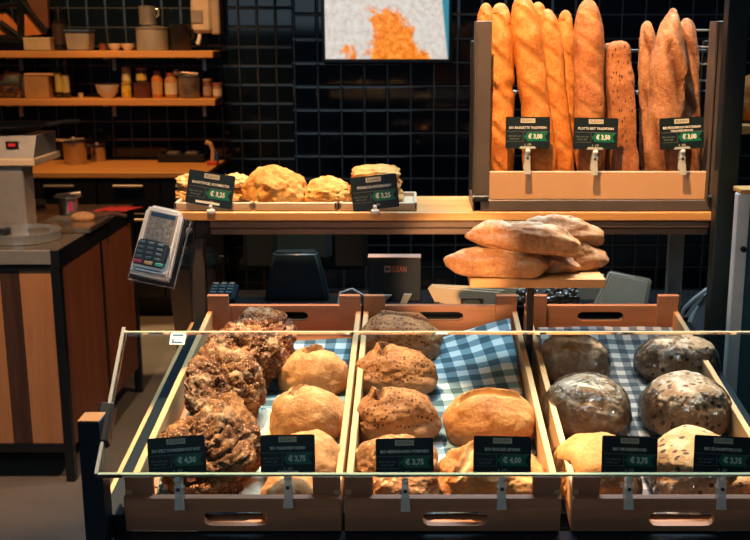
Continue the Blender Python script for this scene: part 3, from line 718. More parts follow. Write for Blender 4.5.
# ---------------------------------------------------------------- baguette box on the plank
yB = YT+.006; zB = zp+.0005
bxl, bxr = WX(473, yB, zp+.02), WX(705, yB, zp+.02); bxo = WX(722, yB, zp+.02)
hB = PY(480, 21, yB).z
t = Thing('baguette_rack', 'steel framed rack with a low wooden front on the oak plank', 'rack', ((bxl+bxr)/2, yB+.1, zB))
bm = BM(); bx(bm, bxl, bxo, yB, yB+.022, zB, zB+.031, .003); bx(bm, bxl, bxo, yB+.19, yB+.212, zB, zB+.03, .003)
bx(bm, bxl, bxl+.022, yB, yB+.21, zB, zB+.03, .002); bx(bm, bxo-.022, bxo, yB, yB+.21, zB, zB+.03, .002); t.part('base_frame', bm, plain('rack_steel', (.125, .10, .09), .38, .25, .15, 9), world=True)
RS = plain('rack_steel', (0, 0, 0))
for x0, x1 in ((bxl, bxl+.004), (bxl+.004, bxl+.040)):
    pass
bm = BM(); bx(bm, bxl, bxl+.042, yB+.004, yB+.010, zB+.03, hB, .001); bx(bm, bxl, bxl+.005, yB-.002, yB+.05, zB+.03, hB, .001); t.part('upright', bm, RS, world=True)
bm = BM(); bx(bm, bxr, bxr+.006, yB-.002, yB+.06, zB+.03, hB, .001); bx(bm, bxr+.006, bxo, yB+.004, yB+.010, zB+.03, hB, .001); t.part('upright', bm, RS, world=True)
for x0 in (bxl, bxo-.02):
    bm = BM(); bx(bm, x0, x0+.02, yB+.192, yB+.21, zB+.03, hB-.05, .001); t.part('upright', bm, BLACKM, world=True)
f0, f1 = bxl+.042, bxr
bm = BM(); bx(bm, f0, f1, yB+.002, yB+.014, zB+.031, zB+.105, .002); t.part('front_board', bm, plain('smooth_beech', (.60, .35, .19), .5, 0, .08, 5), world=True)
bm = BM(); bx(bm, f0, f1, yB+.014, yB+.20, zB+.031, zB+.04); t.part('floor_board', bm, W_CRATE, world=True)
for zz in (.30, .41):
    bm = BM(); cyl(bm, (bxl+.01, yB+.185, zB+zz), (bxo-.01, yB+.185, zB+zz), .005, seg=10); t.part('back_bar', bm, BLACKM, world=True)
for uu in (514, 540, 563, 590, 616, 638):
    bm = BM(); x = WX(uu, yB+.17, zB+.3); cyl(bm, (x, yB+.165, zB+.30), (x, yB+.185, zB+.30), .003, seg=8)
    bmesh.ops.create_icosphere(bm, subdivisions=2, radius=.007, matrix=Matrix.Translation((x, yB+.162, zB+.30)))
    t.part('peg', bm, WHITEP, world=True)
bm = BM()
for k in range(4):
    z = zB+.33+.045*k; tube(bm, [(bxo-.012, yB+.03, z), (bxo-.012, yB+.19, z)], .003, 8)
    tube(bm, [(bxr-.075, yB+.19, z), (bxo-.012, yB+.19, z)], .003, 8)
t.part('side_wires', bm, STEEL, world=True)
for x in (bxl+.01, bxo-.03):
    bm = BM(); cyl(bm, (x-.012, yB-.004, zB+.036), (x+.03, yB-.004, zB+.036), .009); t.part('hinge', bm, BLACKP, world=True)

BAG = bread_mat('baguette_crust', (.33, .085, .012), (.52, .165, .025), (.66, .27, .06), .30, (.70, .40, .15), crack=(.56, .22, .05), fscale=55, bmp=.35, rough=.55)
BAG2 = bread_mat('brown_stick_crust', (.24, .065, .018), (.38, .125, .035), (.52, .21, .07), .35, (.62, .36, .18), crack=(.50, .22, .08), fscale=34, bmp=.5)
BAG3 = bread_mat('rustic_stick_crust', (.20, .07, .025), (.36, .15, .06), (.50, .24, .11), .55, (.60, .38, .22), crack=(.16, .05, .02), fscale=26, bmp=.6)
BAGS = bread_mat('seeded_stick_crust', (.18, .055, .02), (.32, .11, .035), (.42, .17, .06), .2, (.7, .45, .25), seeds=.45, seedcol=(.10, .04, .02), seedscale=110, seedstretch=(1.4, 1.4, .6), crack=(.5, .25, .1), bmp=.5)
def stick(name, label, cat, top, bot, wpx, mat, seed, yoff, group, extra=0, **kw):
    zb = zB+.042; Yb_ = yB+.045+yoff; Yt_ = Yb_+(.055 if yoff < .04 else .035)
    b = Vector((WX(bot, Yb_, zb+.1), Yb_, zb))
    tp = PY(top[0], top[1], Yt_); s = (Yb_*cp+.3*sp)/F; r = wpx*s/2*1.07
    d = tp-b; Ln = d.length+extra; zz = d.normalized(); yy = (Vector((0, 1, 0))-zz*zz.y).normalized(); xx = yy.cross(zz)
    q = Matrix((xx, yy, zz)).transposed()
    bm = stick_bm(Ln, r, seed, **kw)
    return single(name, bm, mat, label, cat, group, b, q)
gb = 'white baguettes in the rack'
stick('baguette', 'leftmost golden baguette, split across its middle, in the rack', 'bread', (500, 3), 503, 25, BAG, 1, .0, gb, slashes=5, waist=(.1, .16))
stick('baguette', 'golden baguette showing only a sliver at the rack\'s left upright', 'bread', (486, 3), 489, 20, BAG, 2, .072, gb, slashes=5)
stick('baguette', 'tall golden baguette leaning left, above the left rack sign', 'bread', (521, -6), 547, 28, BAG, 3, .0, gb, slashes=5, sl_depth=.12)
stick('baguette', 'golden baguette mostly hidden behind the tall left-leaning one', 'bread', (538, 2), 533, 22, BAG, 4, .072, gb, slashes=5)
stick('baguette', 'slim golden baguette between the left and middle rack signs', 'bread', (547, 9), 568, 21, BAG, 5, .025, gb, slashes=6, sl_depth=.12)
stick('baguette', 'orange baguette peeking out behind the slim one, nearly straight', 'bread', (565, 10), 566, 19, BAG, 6, .072, gb, slashes=6)
gm = 'brown stick breads in the rack'
stick('stick_bread', 'thick pale orange stick bread rising above the middle rack sign', 'bread', (588, -1), 592, 28, BAG2, 7, .0, gm, slashes=6, sl_depth=.08)
stick('stick_bread', 'short blunt dark seeded stick bread right of the middle rack sign', 'bread', (617, 41), 628, 24, BAGS, 8, .0, gm, slashes=0, boxy=5, ends=9, taper=1.0, rough=.003)
stick('stick_bread', 'short blunt stick bread showing only a sliver behind its seeded twin', 'bread', (609, 43), 607, 14, BAGS, 9, .07, gm, slashes=0, boxy=5, ends=9, taper=1.0)
gr = 'rustic grain sticks in the rack'
stick('rustic_stick', 'slim rustic stick bread with a curled tip, left of the floury one', 'bread', (647, 21), 652, 18, BAG3, 10, .07, gr, slashes=3)
stick('rustic_stick', 'broad floury rustic stick with a long dark twisted slash', 'bread', (671, 12), 663, 34, BAG3, 11, .0, gr, slashes=2.2, sl_depth=.22, twist=.8, taper=.55, ends=2.2, rough=.004)
stick('rustic_stick', 'rustic stick bread directly behind the broad floury one, tip showing', 'bread', (673, 8), 672, 17, BAG3, 12, .072, gr, slashes=3)
stick('rustic_stick', 'rightmost rustic stick bread behind the right rack sign', 'bread', (686, 18), 693, 21, BAG3, 13, .072, gr, slashes=3, sl_depth=.1)

gs = 'price signs clipped to the baguette rack'
def rs(u, v, *a, **k):
    p = PY(u, v, yB-.012); sign(a[0], p, .114, .081, *a[1:], **k)
rs(527.5, 148.5, 'left price sign on the baguette rack reading 3,00 with one title line', 'BIO BAGUETTE TRADITION', '€ 3,00', gs, lean=-4, cliplen=.066)
rs(595, 149.5, 'middle price sign on the baguette rack reading 3,50', 'PLATTE BIET TRADITION', '€ 3,50', gs, lean=-4, tilt=1, cliplen=.066)
rs(682, 149, 'right price sign on the baguette rack with a two-line title', 'BIO FRANSBROOD MULTIGRAIN', '€ 3,00', gs, tilt=-3, lean=-4, title2='VOLKOREN BROOD', cliplen=.066)

# ---------------------------------------------------------------- trays and breads on the plank
TRAY = plain('pale_tray', (.62, .47, .30), .5, 0, .06, 12)
def tray(u0, u1, y0, d, label, hh=.012):
    a, b_ = WX(u0, y0, zp), WX(u1, y0, zp); t = Thing('serving_tray', label, 'tray', ((a+b_)/2, y0+d/2, zp), None, 'pale trays on the plank'); w = b_-a
    bm = BM(); box(bm, (0, 0, .006), (w, d, .010), .003); t.part('base', bm, TRAY)
    bm = BM()
    for y in (-d/2+.004, d/2-.004): box(bm, (0, y, .014), (w, .008, .018), .002)
    for x in (-w/2+.004, w/2-.004): box(bm, (x, 0, .014), (.008, d, .018), .002)
    t.part('rim', bm, TRAY)
    return t
tray(174, 252, YT+.012, .20, 'pale tray under the tilted sign at the plank\'s left end')
tray(253.5, 337, YT+.012, .20, 'middle pale tray holding the lumpy cheese breads')
tray(339, 417, YT+.012, .20, 'right pale tray holding the golden flatbreads')
CH = bread_mat('cheese_crust', (.48, .17, .03), (.64, .29, .06), (.74, .43, .13), .4, (.80, .56, .25), seeds=.25, seedcol=(.42, .36, .08), seedscale=45, fscale=30, bmp=.7)
RO = bread_mat('roll_crust', (.62, .26, .07), (.78, .44, .16), (.84, .58, .28), .3, (.85, .66, .4), bmp=.3)
def pb(name, label, u, v, w, d, h, mat, seed, group, Y=YT+.10, rz=0, **k):
    p = PY(u, v, Y); s = (Y*cp+(H-p.z)*sp)/F
    bm = loaf_bm(w*s, d, h*s, seed, sub=5, **k)
    return single(name, bm, mat, label, 'bread', group, (p.x, Y, p.z), rotm(0, 0, rz))
zt_ = zp+.012
def vof(z, Y): 
    d = Y*cp+(H-z)*sp; up = Y*sp-(H-z)*cp; return CY-F*up/d
gt = 'rolls behind the left plank sign'
v0 = vof(zt_, YT+.13)
pb('bread_roll', 'lower pale roll behind the left plank sign', 194, v0, 36, .09, 13, RO, 21, gt, Y=YT+.13)
pb('bread_roll', 'upper pale roll behind the left plank sign', 196, v0-13, 36, .09, 13, RO, 22, gt, Y=YT+.13)
pb('bread_roll', 'lower golden roll between the left sign and the cheese bread', 233, v0, 32, .09, 13, RO, 23, gt, Y=YT+.13)
pb('bread_roll', 'upper golden roll between the left sign and the cheese bread', 236, v0-13, 30, .09, 12, RO, 24, gt, Y=YT+.13)
gc = 'lumpy cheese breads on the plank'
pb('cheese_bread', 'big heaped lumpy cheese bread on the middle tray', 276, vof(zt_, YT+.10), 62, .15, 33, CH, 25, gc, p=2.2, rough=.006, nsc=4, lump=.07, flat=.3)
pb('cheese_bread', 'smaller lumpy cheese bread right of the heaped one', 328, vof(zt_, YT+.10), 50, .14, 23, CH, 26, gc, p=2.4, rough=.006, nsc=4, lump=.06, flat=.3)
gf = 'golden flatbreads stacked on the right tray'
FL = bread_mat('flat_crust', (.54, .19, .035), (.68, .32, .08), (.76, .44, .15), .3, (.88, .68, .35), bmp=.5, fscale=30)
v0 = vof(zt_, YT+.12)
for i in range(3):
    pb('flatbread', ['bottom', 'middle', 'top'][i]+' golden flatbread of the stack behind the right plank sign', 377+[2, -1, -1][i], v0-11*i, 50-[0, 0, 2][i], .13, 12, FL, 27+i, gf, Y=YT+.12, p=5, pz=3.5, rough=.004, lump=.03, flat=.7, rz=[2, -3, 3][i])
gs2 = 'price signs on the pale trays'
def ps(u, v, tilt, label, title, price, strip):
    p = PY(u, v, YT+.004); sign(label, p, .122, .088, title, price, gs2, tilt=tilt, lean=-6, clip=False, strip=strip)
    bm = BM(); lathe(bm, [(.012, 0), (.014, .004), (.010, .012), (.004, .014)], 16)
    return p
ps(208, 206, 9, 'tilted price sign at the left end of the plank reading 3,25', 'KAASSTENGEL ROOMBOTER', '€ 3,25', True)
ps(376.5, 209, -6, 'price sign on the plank in front of the golden flatbread stack', 'FOCACCIA ROZEMARIJN', '€ 3,25', False)
gk = 'small clear sign feet on the tray edge'
for u, v, l in ((211, 214, 'small milky sign foot under the tilted left plank sign'), (375, 214, 'small milky sign foot under the flatbread sign')):
    p = PY(u, v, YT-.006)
    bm = BM(); box(bm, (0, 0, .006), (.022, .018, .012), .004, seg=2); box(bm, (0, 0, .016), (.010, .008, .016), .003)
    single('sign_foot', bm, WHITEP, l, 'sign holder', gk, p)

# ---------------------------------------------------------------- pedestal board with ciabattas
zP = 1.149; Yp0 = 2.37
t = Thing('bread_pedestal', 'wooden board on a thin black pole between two crates', 'stand', (.288, 2.44, .70))
bm = BM(); bx(bm, WX(470, Yp0, zP), WX(606, Yp0, zP), Yp0, Yp0+.15, zP-.022, zP, .002); t.part('board', bm, wood('pedestal_oak', (.52, .25, .09), (.70, .38, .15), 'x', 6, .5), world=True)
bm = BM(); bx(bm, .281, .297, 2.44, 2.456, .70, zP-.022, .001); t.part('pole', bm, BLACKM, world=True)
bm = BM(); bx(bm, .20, .38, 2.41, 2.49, zP-.028, zP-.022, .001); t.part('support_plate', bm, BLACKM, world=True)
CI = bread_mat('ciabatta_crust', (.26, .10, .04), (.42, .19, .075), (.54, .28, .12), .75, (.64, .46, .30), crack=(.20, .10, .07), fscale=18, bmp=.55, seeds=.05, seedcol=(.10, .05, .03), seedscale=22)
gi = 'long ciabattas on the pedestal board'
def ciab(label, u, v, wpx, hpx, Y, seed, rz, ry=0, d=.085, **k):
    p = PY(u, v, Y); s = (Y*cp+(H-p.z)*sp)/F
    bm = loaf_bm(wpx*s, d, hpx*s, seed, p=2.7, rough=.004, nsc=1.8, lump=.09, flat=.55, creases=((.2, 0, 70, .3, .05, .05), (-.3, .1, 80, .3, .05, .05)), **k)
    return single('ciabatta', bm, CI, label, 'bread', gi, (p.x, Y, p.z), rotm(0, ry, rz))
vb = lambda Y: vof(zP, Y)
ciab('front left ciabatta of the bottom layer, overhanging the board', 496, vb(2.40), 100, 29, 2.40, 31, 0, 3, d=.085)
ciab('middle ciabatta of the bottom layer, mostly hidden', 548, vb(2.455), 60, 20, 2.455, 32, -8)
ciab('right ciabatta of the bottom layer with an olive at its tip', 572, vb(2.48), 66, 25, 2.48, 33, 6)
ciab('front ciabatta of the top layer, long and pale', 523, vb(2.41)-23, 108, 29, 2.41, 34, 0, 6, d=.08)
ciab('rear ciabatta of the top layer with a dark patch', 556, vb(2.49)-24, 90, 26, 2.49, 35, 8, 5)

# ---------------------------------------------------------------- back counter with till things
zr = .915
t = Thing('till_counter', 'low black counter behind the crates carrying till and bags', 'counter', (.2, 3.15, 0))
bm = BM(); bx(bm, -.62, .92, 3.02, 3.225, zr-.03, zr, .003); t.part('counter_top', bm, plain('till_top', (.008, .008, .009), .8, spec=.1), world=True)
bm = BM(); bx(bm, -.60, .90, 3.05, 3.21, 0, zr-.03); t.part('cabinet_body', bm, BLACKM, world=True)
TEAL = plain('dark_teal_plastic', (.006, .018, .026), .4, 0, .15, 8)
Yt2 = 3.10
t = Thing('till_monitor', 'black touch screen till seen from behind under the plank', 'monitor', (PY(300, 290, 3.2).x, 3.2, zr))
x0, x1 = WX(243, 3.2, 1.1), WX(367, 3.2, 1.1); z0 = PY(300, 269, 3.2).z
bm = BM(); bx(bm, x0, x1, 3.18, 3.215, z0, z0+.24, .014)
t.part('screen_housing', bm, plain('matt_black_plastic', (.006, .009, .012), .6, spec=.2), world=True)
bm = BM(); bx(bm, WX(272, 3.16, 1.1), WX(332, 3.16, 1.1), 3.13, 3.18, PY(300, 262, 3.15).z, z0+.2, .02); t.part('hub', bm, TEAL, world=True)
bm = BM(); a0, a1 = PY(274, 250, 3.12), PY(318, 250, 3.12); b0, b1 = WX(266, 3.12, zr), WX(330, 3.12, zr)
prism(bm, [(b0, zr+.001), (b1, zr+.001), (a1.x, a0.z), (a0.x, a0.z)], 3.08, 3.14); bmesh.ops.bevel(bm, geom=bm.edges[:], offset=.008, segments=3, affect='EDGES')
t.part('stand', bm, TEAL, world=True)
p = PZ(222, 299, zr+.01)
t = Thing('card_keypad', 'small black keypad lying behind the left crate', 'keypad', (WX(222, 3.07, zr), 3.09, zr))
bm = BM(); box(bm, (0, 0, .018), (.085, .10, .03), .006, rotm(12, 0, 0)); t.part('case', bm, TEAL)
bm = BM()
for i in range(3):
    for j in range(4): box(bm, (-.024+.024*i, -.034+.02*j, .034+.0042*j), (.017, .012, .004), .001)
t.part('keys', bm, plain('grey_keys', (.10, .14, .15), .4))
bag0, bag1 = WX(368, 3.08, 1.0), WX(421, 3.08, 1.0); zb0, zb1 = zr+.0, PY(400, 258, 3.08).z
t = Thing('carrier_box', 'black box with an orange logo standing behind the second crate', 'box', ((bag0+bag1)/2, 3.1, zr))
bm = BM(); bx(bm, bag0, bag1, 3.08, 3.12, zr, zb1, .002); t.part('box_body', bm, plain('black_card', (.007, .011, .018), .5), world=True)
bm = BM(); bx(bm, bag0, bag1, 3.078, 3.122, zb1, zb1+.004, .001); t.part('lid_edge', bm, plain('pink_card', (.42, .26, .20), .6), world=True)
pc = PY(397, 269, 3.0795)
bm = BM(); text_bm(bm, 'ELEAN', .026, (pc.x+.006, 3.0793, pc.z), .045, bold=.0004); t.part('logo_lettering', bm, plain('orange_ink', (.34, .09, .05), .6), world=True, smooth=0)
bm = BM(); x = pc.x-.029; slotted(bm, x-.009, x+.009, pc.z-.010, pc.z+.010, x, pc.z, .012, .008, 3.0788, 3.0798); t.part('logo_square', bm, plain('pale_ink', (.45, .27, .22), .6), world=True)
for a, c_ in ((376, 392), (400, 412)):
    bm = BM(); x0, x1 = WX(a, 3.05, .93), WX(c_, 3.05, .93); z1 = PY(390, 294 if a > 380 else 295, 3.05).z
    prism(bm, [(x0, zr), (x0+.02, zr), (x1, z1), (x0+.012, z1)], 3.05, 3.056)
    single('paper_card', bm, plain('grey_card', (.34, .33, .29), .6), ('left' if a < 390 else 'right')+' grey paper card leaning on the black logo box', 'card', 'paper cards at the logo box')
# cables
bm = BM(); tube(bm, [PY(338, 306, 3.0), PY(340, 293, 3.02), PY(352, 289, 3.04), PY(366, 297, 3.03), PY(372, 305, 3.0)], .004, 8)
single('cable', bm, plain('pale_cable', (.34, .28, .24), .5), 'pale cable looping up between the first two crates', 'cable')
# paper bags stack
def sheet(name, pts, Y, th, mat, label, cat, group=None, lean=0):
    bm = BM(); P = [PY(u, v, Y) for u, v in pts]; prism(bm, [(q.x, q.z) for q in P], Y, Y+th)
    for v in bm.verts: v.co.y += (v.co.z-zr)*lean
    return single(name, bm, mat, label, cat, group)
gp = 'brown paper bags behind the second crate'
for k, (pts, l, Y) in enumerate((([(440, 312), (428, 289), (432, 285), (520, 289), (522, 312)], 'rearmost brown paper bag of the pile behind the second crate', 3.07),
                              ([(444, 312), (432, 286), (505, 291), (512, 312)], 'middle brown paper bag of the pile behind the second crate', 3.055),
                              ([(448, 312), (436, 288), (500, 293), (503, 312)], 'front brown paper bag with a small printed mark', 3.04))):
    o = sheet('paper_bag', pts, Y, .006, PAPER, l, 'bag', gp, .12)
    if k == 2:
        bm = BM(); q = PY(472, 303, Y-.001); slotted(bm, q.x-.034, q.x+.034, q.z-.012, q.z+.014, q.x, q.z, .05, .018, Y-.0012+(q.z-zr)*.12, Y+.0002+(q.z-zr)*.12)
        pr = link('printed_mark', bm, plain('brown_print', (.20, .10, .05), .7)); pr.parent = o
gq = 'pale bundles behind the pedestal pole'
for k, (pts, l, Y) in enumerate((([(515, 310), (512, 287), (560, 289), (575, 300), (575, 312)], 'pale folded bag behind the pedestal pole', 3.12),
                              ([(575, 300), (583, 276), (605, 276), (600, 312), (578, 312)], 'pale bag between the pedestal and the beige tray', 3.10))):
    sheet('folded_bag', pts, Y, .02, plain('pale_paper', (.42, .36, .27), .8, 0, .1, 10, .3), l, 'bag', gq, .1)
for k, (u, w_) in enumerate(((527, 24), (560, 40))):
    p = Vector((WX(u, 3.06, zr), 3.06, zr)); bm = loaf_bm(w_*.0029, .05, .05, 60+k, p=3, rough=.008, nsc=3)
    single('wrapped_snack', bm, plain('wrapped_dark', (.10, .075, .055), .15, 0, .8, 60, .3, coat=1), ['small dark wrapped packet left of the pedestal pole', 'larger dark wrapped packet right of the pedestal pole'][k], 'packet', 'wrapped packets behind the crates', p)
# beige tray leaning
t = Thing('lunch_tray', 'beige plastic tray leaning behind the third crate', 'tray', PY(622, 308, 3.05))
def tr_poly(ins): 
    c_ = Vector((623, 294)); pts = [(593, 305), (611, 273), (654, 281), (646, 311)]
    out = []
    for u, v in pts:
        q = c_+(Vector((u, v))-c_)*(1-ins); out.append(PY(q.x, q.y, 3.05))
    return [(q.x, q.z) for q in out]
bm = BM(); prism(bm, tr_poly(0), 3.05, 3.062); bmesh.ops.bevel(bm, geom=bm.edges[:], offset=.005, segments=3, affect='EDGES')
for v in bm.verts: v.co.y += (v.co.z-zr)*.3
t.part('tray_rim', bm, plain('beige_plastic_dark', (.28, .21, .145), .45), world=True)
bm = BM(); prism(bm, tr_poly(.16), 3.045, 3.055)
for v in bm.verts: v.co.y += (v.co.z-zr)*.3
t.part('tray_panel', bm, plain('beige_plastic', (.40, .31, .215), .45), world=True)
# white handled tool at the right
t = Thing('shopping_bag', 'white shopping bag with a looped handle by the black post', 'bag', (WX(700, 2.95, .95), 2.95, .62))
bm = BM(); P = [PY(u, v, 2.95) for u, v in ((682, 345), (694, 312), (706, 292), (716, 296), (716, 345))]
prism(bm, [(q.x, q.z) for q in P], 2.93, 2.98); bmesh.ops.bevel(bm, geom=bm.edges[:], offset=.006, segments=2, affect='EDGES'); t.part('bag_body', bm, plain('white_bag', (.50, .56, .60), .5, 0, .08, 20, .2), world=True)
bm = BM(); tube(bm, [PY(u, v, 2.94) for u, v in ((704, 296), (694, 306), (687, 316), (681, 317), (684, 309), (694, 299), (709, 288))], .006, 10); t.part('handle_loop', bm, plain('white_strap', (.55, .58, .58), .4), world=True)
bm = BM(); tube(bm, [PY(u, v, 2.93) for u, v in ((699, 306), (704, 298), (712, 289))], .004, 8); t.part('dark_cord', bm, BLACKP, world=True)
# white panel at far right
Ypn = 2.50; xa = WX(735, Ypn, 1.2); za = PY(745, 194, Ypn).z
t = Thing('side_panel', 'white edged tall panel with a bolt at the right edge', 'panel', (xa+.02, Ypn, 0))
bm = BM(); bx(bm, xa, xa+.030, Ypn, Ypn+.03, 0, za, .002); t.part('panel_edge', bm, plain('cool_white_edge', (.74, .78, .78), .4), world=True)
bm = BM(); bx(bm, xa+.030, xa+.5, Ypn+.004, Ypn+.03, 0, za-.004, .002); t.part('teal_panel', bm, plain('teal_panel_skin', (.03, .10, .12), .35), world=True, label='dark teal panel face')
bm = BM(); q = PY(743, 249, Ypn); cyl(bm, (q.x, Ypn+.001, q.z), (q.x, Ypn-.008, q.z), .007); t.part('bolt', bm, BLACKM, world=True)
bm = BM(); bx(bm, xa+.004, xa+.5, Ypn-.002, Ypn+.06, za, za+.012, .002); t.part('top_cap', bm, W_SHELF, world=True)
# bread shelf far right
Ysr = 3.35; zsr = PY(745, 125, Ysr).z
x0 = WX(738, Ysr, zsr)
t = Thing('bread_shelf', 'orange wood shelf partly visible beyond the black post', 'shelf', (x0+.4, Ysr+.15, zsr))
bm = BM(); bx(bm, x0-.02, x0+.8, Ysr, Ysr+.3, zsr-.03, zsr, .003); t.part('board', bm, W_SHELF, world=True)
bm = BM(); bx(bm, x0+.3, x0+.34, Ysr+.26, Ysr+.3, 0, zsr-.03, .003); t.part('leg', bm, BLACKM, world=True)
bm = loaf_bm(.24, .2, .17, 71, rough=.006)
single('round_loaf', bm, BAG, 'orange crusted loaf on the shelf beyond the black post', 'bread', None, (x0+.13, Ysr+.12, zsr))

# ---------------------------------------------------------------- payment terminal
q = rotm(0, 12, 0) @ rotm(-24, 0, 0)
ctr = PY(158, 243, 2.35)
t = Thing('payment_terminal', 'silver payment terminal with keypad on a bracket at plank end', 'card terminal', ctr, q)
wT, hT = .090, .165
SILV = plain('silver_plastic', (.74, .70, .64), .28, .2, .06, 10)
bm = BM(); prism(bm, [(-wT*.5, -hT*.48), (-wT*.44, -hT*.5), (wT*.44, -hT*.5), (wT*.5, -hT*.48), (wT*.47, hT*.44), (wT*.38, hT*.5), (-wT*.38, hT*.5), (-wT*.47, hT*.44)], -.014, .022)
bmesh.ops.bevel(bm, geom=bm.edges[:], offset=.006, segments=3, affect='EDGES'); t.part('case', bm, SILV)
bm = BM(); bx(bm, -wT*.36, wT*.36, -.0155, -.012, -hT*.02, hT*.42, .001); t.part('screen_frame', bm, plain('terminal_grey', (.28, .25, .22), .35, .3))
m, nt, b = new_mat('lcd_grey'); vec = coord(nt)
L(nt, ramp(nt, [(.35, (.10, .11, .12)), (.65, (.25, .25, .25))], noise_tex(nt, vec, 160, 3, .7)), b.inputs['Base Color']); b.inputs['Roughness'].default_value = .15
bm = BM(); bx(bm, -wT*.31, wT*.31, -.0165, -.015, .002, hT*.33, .0005); sc = t.part('screen', bm, m)
bm = BM(); bx(bm, -wT*.31, wT*.31, -.0168, -.015, hT*.34, hT*.40, .0005); t.part('screen_header', bm, plain('lcd_blue', (.02, .05, .11), .2))
bm = BM(); prism(bm, [(-wT*.46, -hT*.36), (wT*.30, -hT*.36), (wT*.36, -hT*.2), (wT*.36, -hT*.04), (wT*.20, -hT*.02), (wT*.05, 0), (-wT*.30, hT*.0), (-wT*.44, -hT*.02)], -.024, -.012)
bmesh.ops.bevel(bm, geom=bm.edges[:], offset=.003, segments=2, affect='EDGES'); kp = t.part('keypad', bm, BLACKP)
KEY = plain('blue_grey_keys', (.05, .09, .13), .35)
for r_ in range(4):
    for c_ in range(3):
        bm = BM(); box(bm, (-wT*.33+c_*wT*.235, -.0255, -hT*.055-r_*hT*.067), (wT*.16, .003, hT*.042), .001); t.part('key', bm, KEY, parent=kp)
for c_, (nm, cc) in enumerate((('red key', (.50, .04, .06)), ('yellow key', (.55, .36, .12)), ('green key', (.02, .24, .22)))):
    bm = BM(); box(bm, (-wT*.33+c_*wT*.27, -.0255, -hT*.325), (wT*.21, .003, hT*.05), .001); t.part('key', bm, plain(nm.replace(' ', '_'), cc, .35), parent=kp, label=nm)
bm = BM(); bx(bm, -wT*.40, wT*.42, -.020, -.010, -hT*.46, -hT*.40, .003); t.part('card_slot', bm, plain('slot_silver', (.42, .41, .40), .2, .6))
bm = BM()
tube(bm, [(-wT*.56, .02, -hT*.56), (wT*.62, .02, -hT*.56), (wT*.62, .03, hT*.44), (wT*.50, .03, hT*.36), (wT*.50, .03, -hT*.3)], .0022, 8)
tube(bm, [(-wT*.56, .02, -hT*.56), (-wT*.5, .02, hT*.3)], .0022, 8)
t.part('wire_cradle', bm, CHROME)
bm = BM(); bx(bm, -wT*.52, wT*.56, .022, .030, -hT*.53, hT*.45, .003); t.part('back_plate', bm, BLACKP)
bm = BM(); a = ctr+q @ Vector((.02, .03, .0)); b_ = Vector((WX(190, 2.73, zp-.05), 2.725, zp-.05)); tube(bm, [a, (a+b_)/2+Vector((0, 0, .01)), b_], .009, 10); t.part('mounting_arm', bm, STEELD, world=True)
# ---------------------------------------------------------------- crates
TH = R(8.0); F0Y, F0Z = 1.805, .798; LC = .890; WC = .400
e2 = Vector((0, math.cos(TH), math.sin(TH))); e3 = Vector((0, -math.sin(TH), math.cos(TH)))
ROT = rotm(8.0, 0, 0)
F0 = Vector((0, F0Y, F0Z))
def on_plane(u, v, h):
    r = ray(u, v); n = e3; d = (F0+e3*h-CAM).dot(n)/r.dot(n); return CAM+r*d
CL = [-.528, -.121, .300]
HB, HP, TK = .070, .116, .014
names = ['left', 'middle', 'right']
for i, x0 in enumerate(CL):
    t = Thing('bread_crate', ['left crate, holding the dark craggy loaves and pale buns, light wood', 'middle crate, holding seeded brown loaves and two golden boules, light wood', 'right crate, holding the bagged loaves, light wood'][i], 'crate', (x0+WC/2, F0Y, F0Z), ROT, 'sloping wooden bread crates')
    w = WC/2
    bm = BM(); slotted(bm, -w, w, 0, HB, .005, .026, .122, .030, 0, TK); t.part('front_board', bm, W_CRATE)
    bm = BM(); slotted(bm, -w, w, 0, HB+.02, 0, .060, .122, .026, LC-TK, LC); t.part('back_board', bm, W_CRATE)
    for s in (-1, 1):
        bm = BM(); bx(bm, s*w, s*(w-.013), TK, LC-TK, 0, .080, .001); t.part('side_board', bm, W_CRATEY)
        bm = BM(); bx(bm, s*(w-.001), s*(w-.052), TK+.0005, TK+.014, 0, HP-.01, .001); t.part('corner_post', bm, W_CRATE)
        bm = BM(); bx(bm, s*(w-.001), s*(w-.056), LC-TK-.014, LC-TK-.0005, 0, HP+.008, .001); t.part('corner_post', bm, W_CRATE)
    for k in range(7):
        bm = BM(); y0 = TK+.002+k*(LC-2*TK)/7; bx(bm, -w+.013, w-.013, y0, y0+(LC-2*TK)/7-.006, 0, .008, .001); t.part('floor_slat', bm, W_CRATE)

# gingham cloths
def gingham(name, c0, c1, c2, sq=.027):
    m, nt, b = new_mat(name); uv = N(nt, 'ShaderNodeUVMap'); s = N(nt, 'ShaderNodeSeparateXYZ'); L(nt, uv.outputs[0], s.inputs[0])
    def st(x): return math_n(nt, 'LESS_THAN', math_n(nt, 'FRACT', math_n(nt, 'DIVIDE', x, sq*2)), .5)
    k = math_n(nt, 'MULTIPLY', math_n(nt, 'ADD', st(s.outputs[0]), st(s.outputs[1])), .5)
    r = ramp(nt, [(0, c0), (.5, c1), (1, c2)], k); L(nt, r, b.inputs['Base Color']); b.inputs['Roughness'].default_value = .85
    wv = noise_tex(nt, uv.outputs[0], 900, 2); bump(nt, b, wv, .3, .001); return m
GING = gingham('blue_gingham', (.60, .66, .66), (.16, .26, .31), (.035, .085, .115))
GINGD = gingham('dark_gingham', (.34, .30, .26), (.10, .095, .10), (.018, .026, .036), .021)
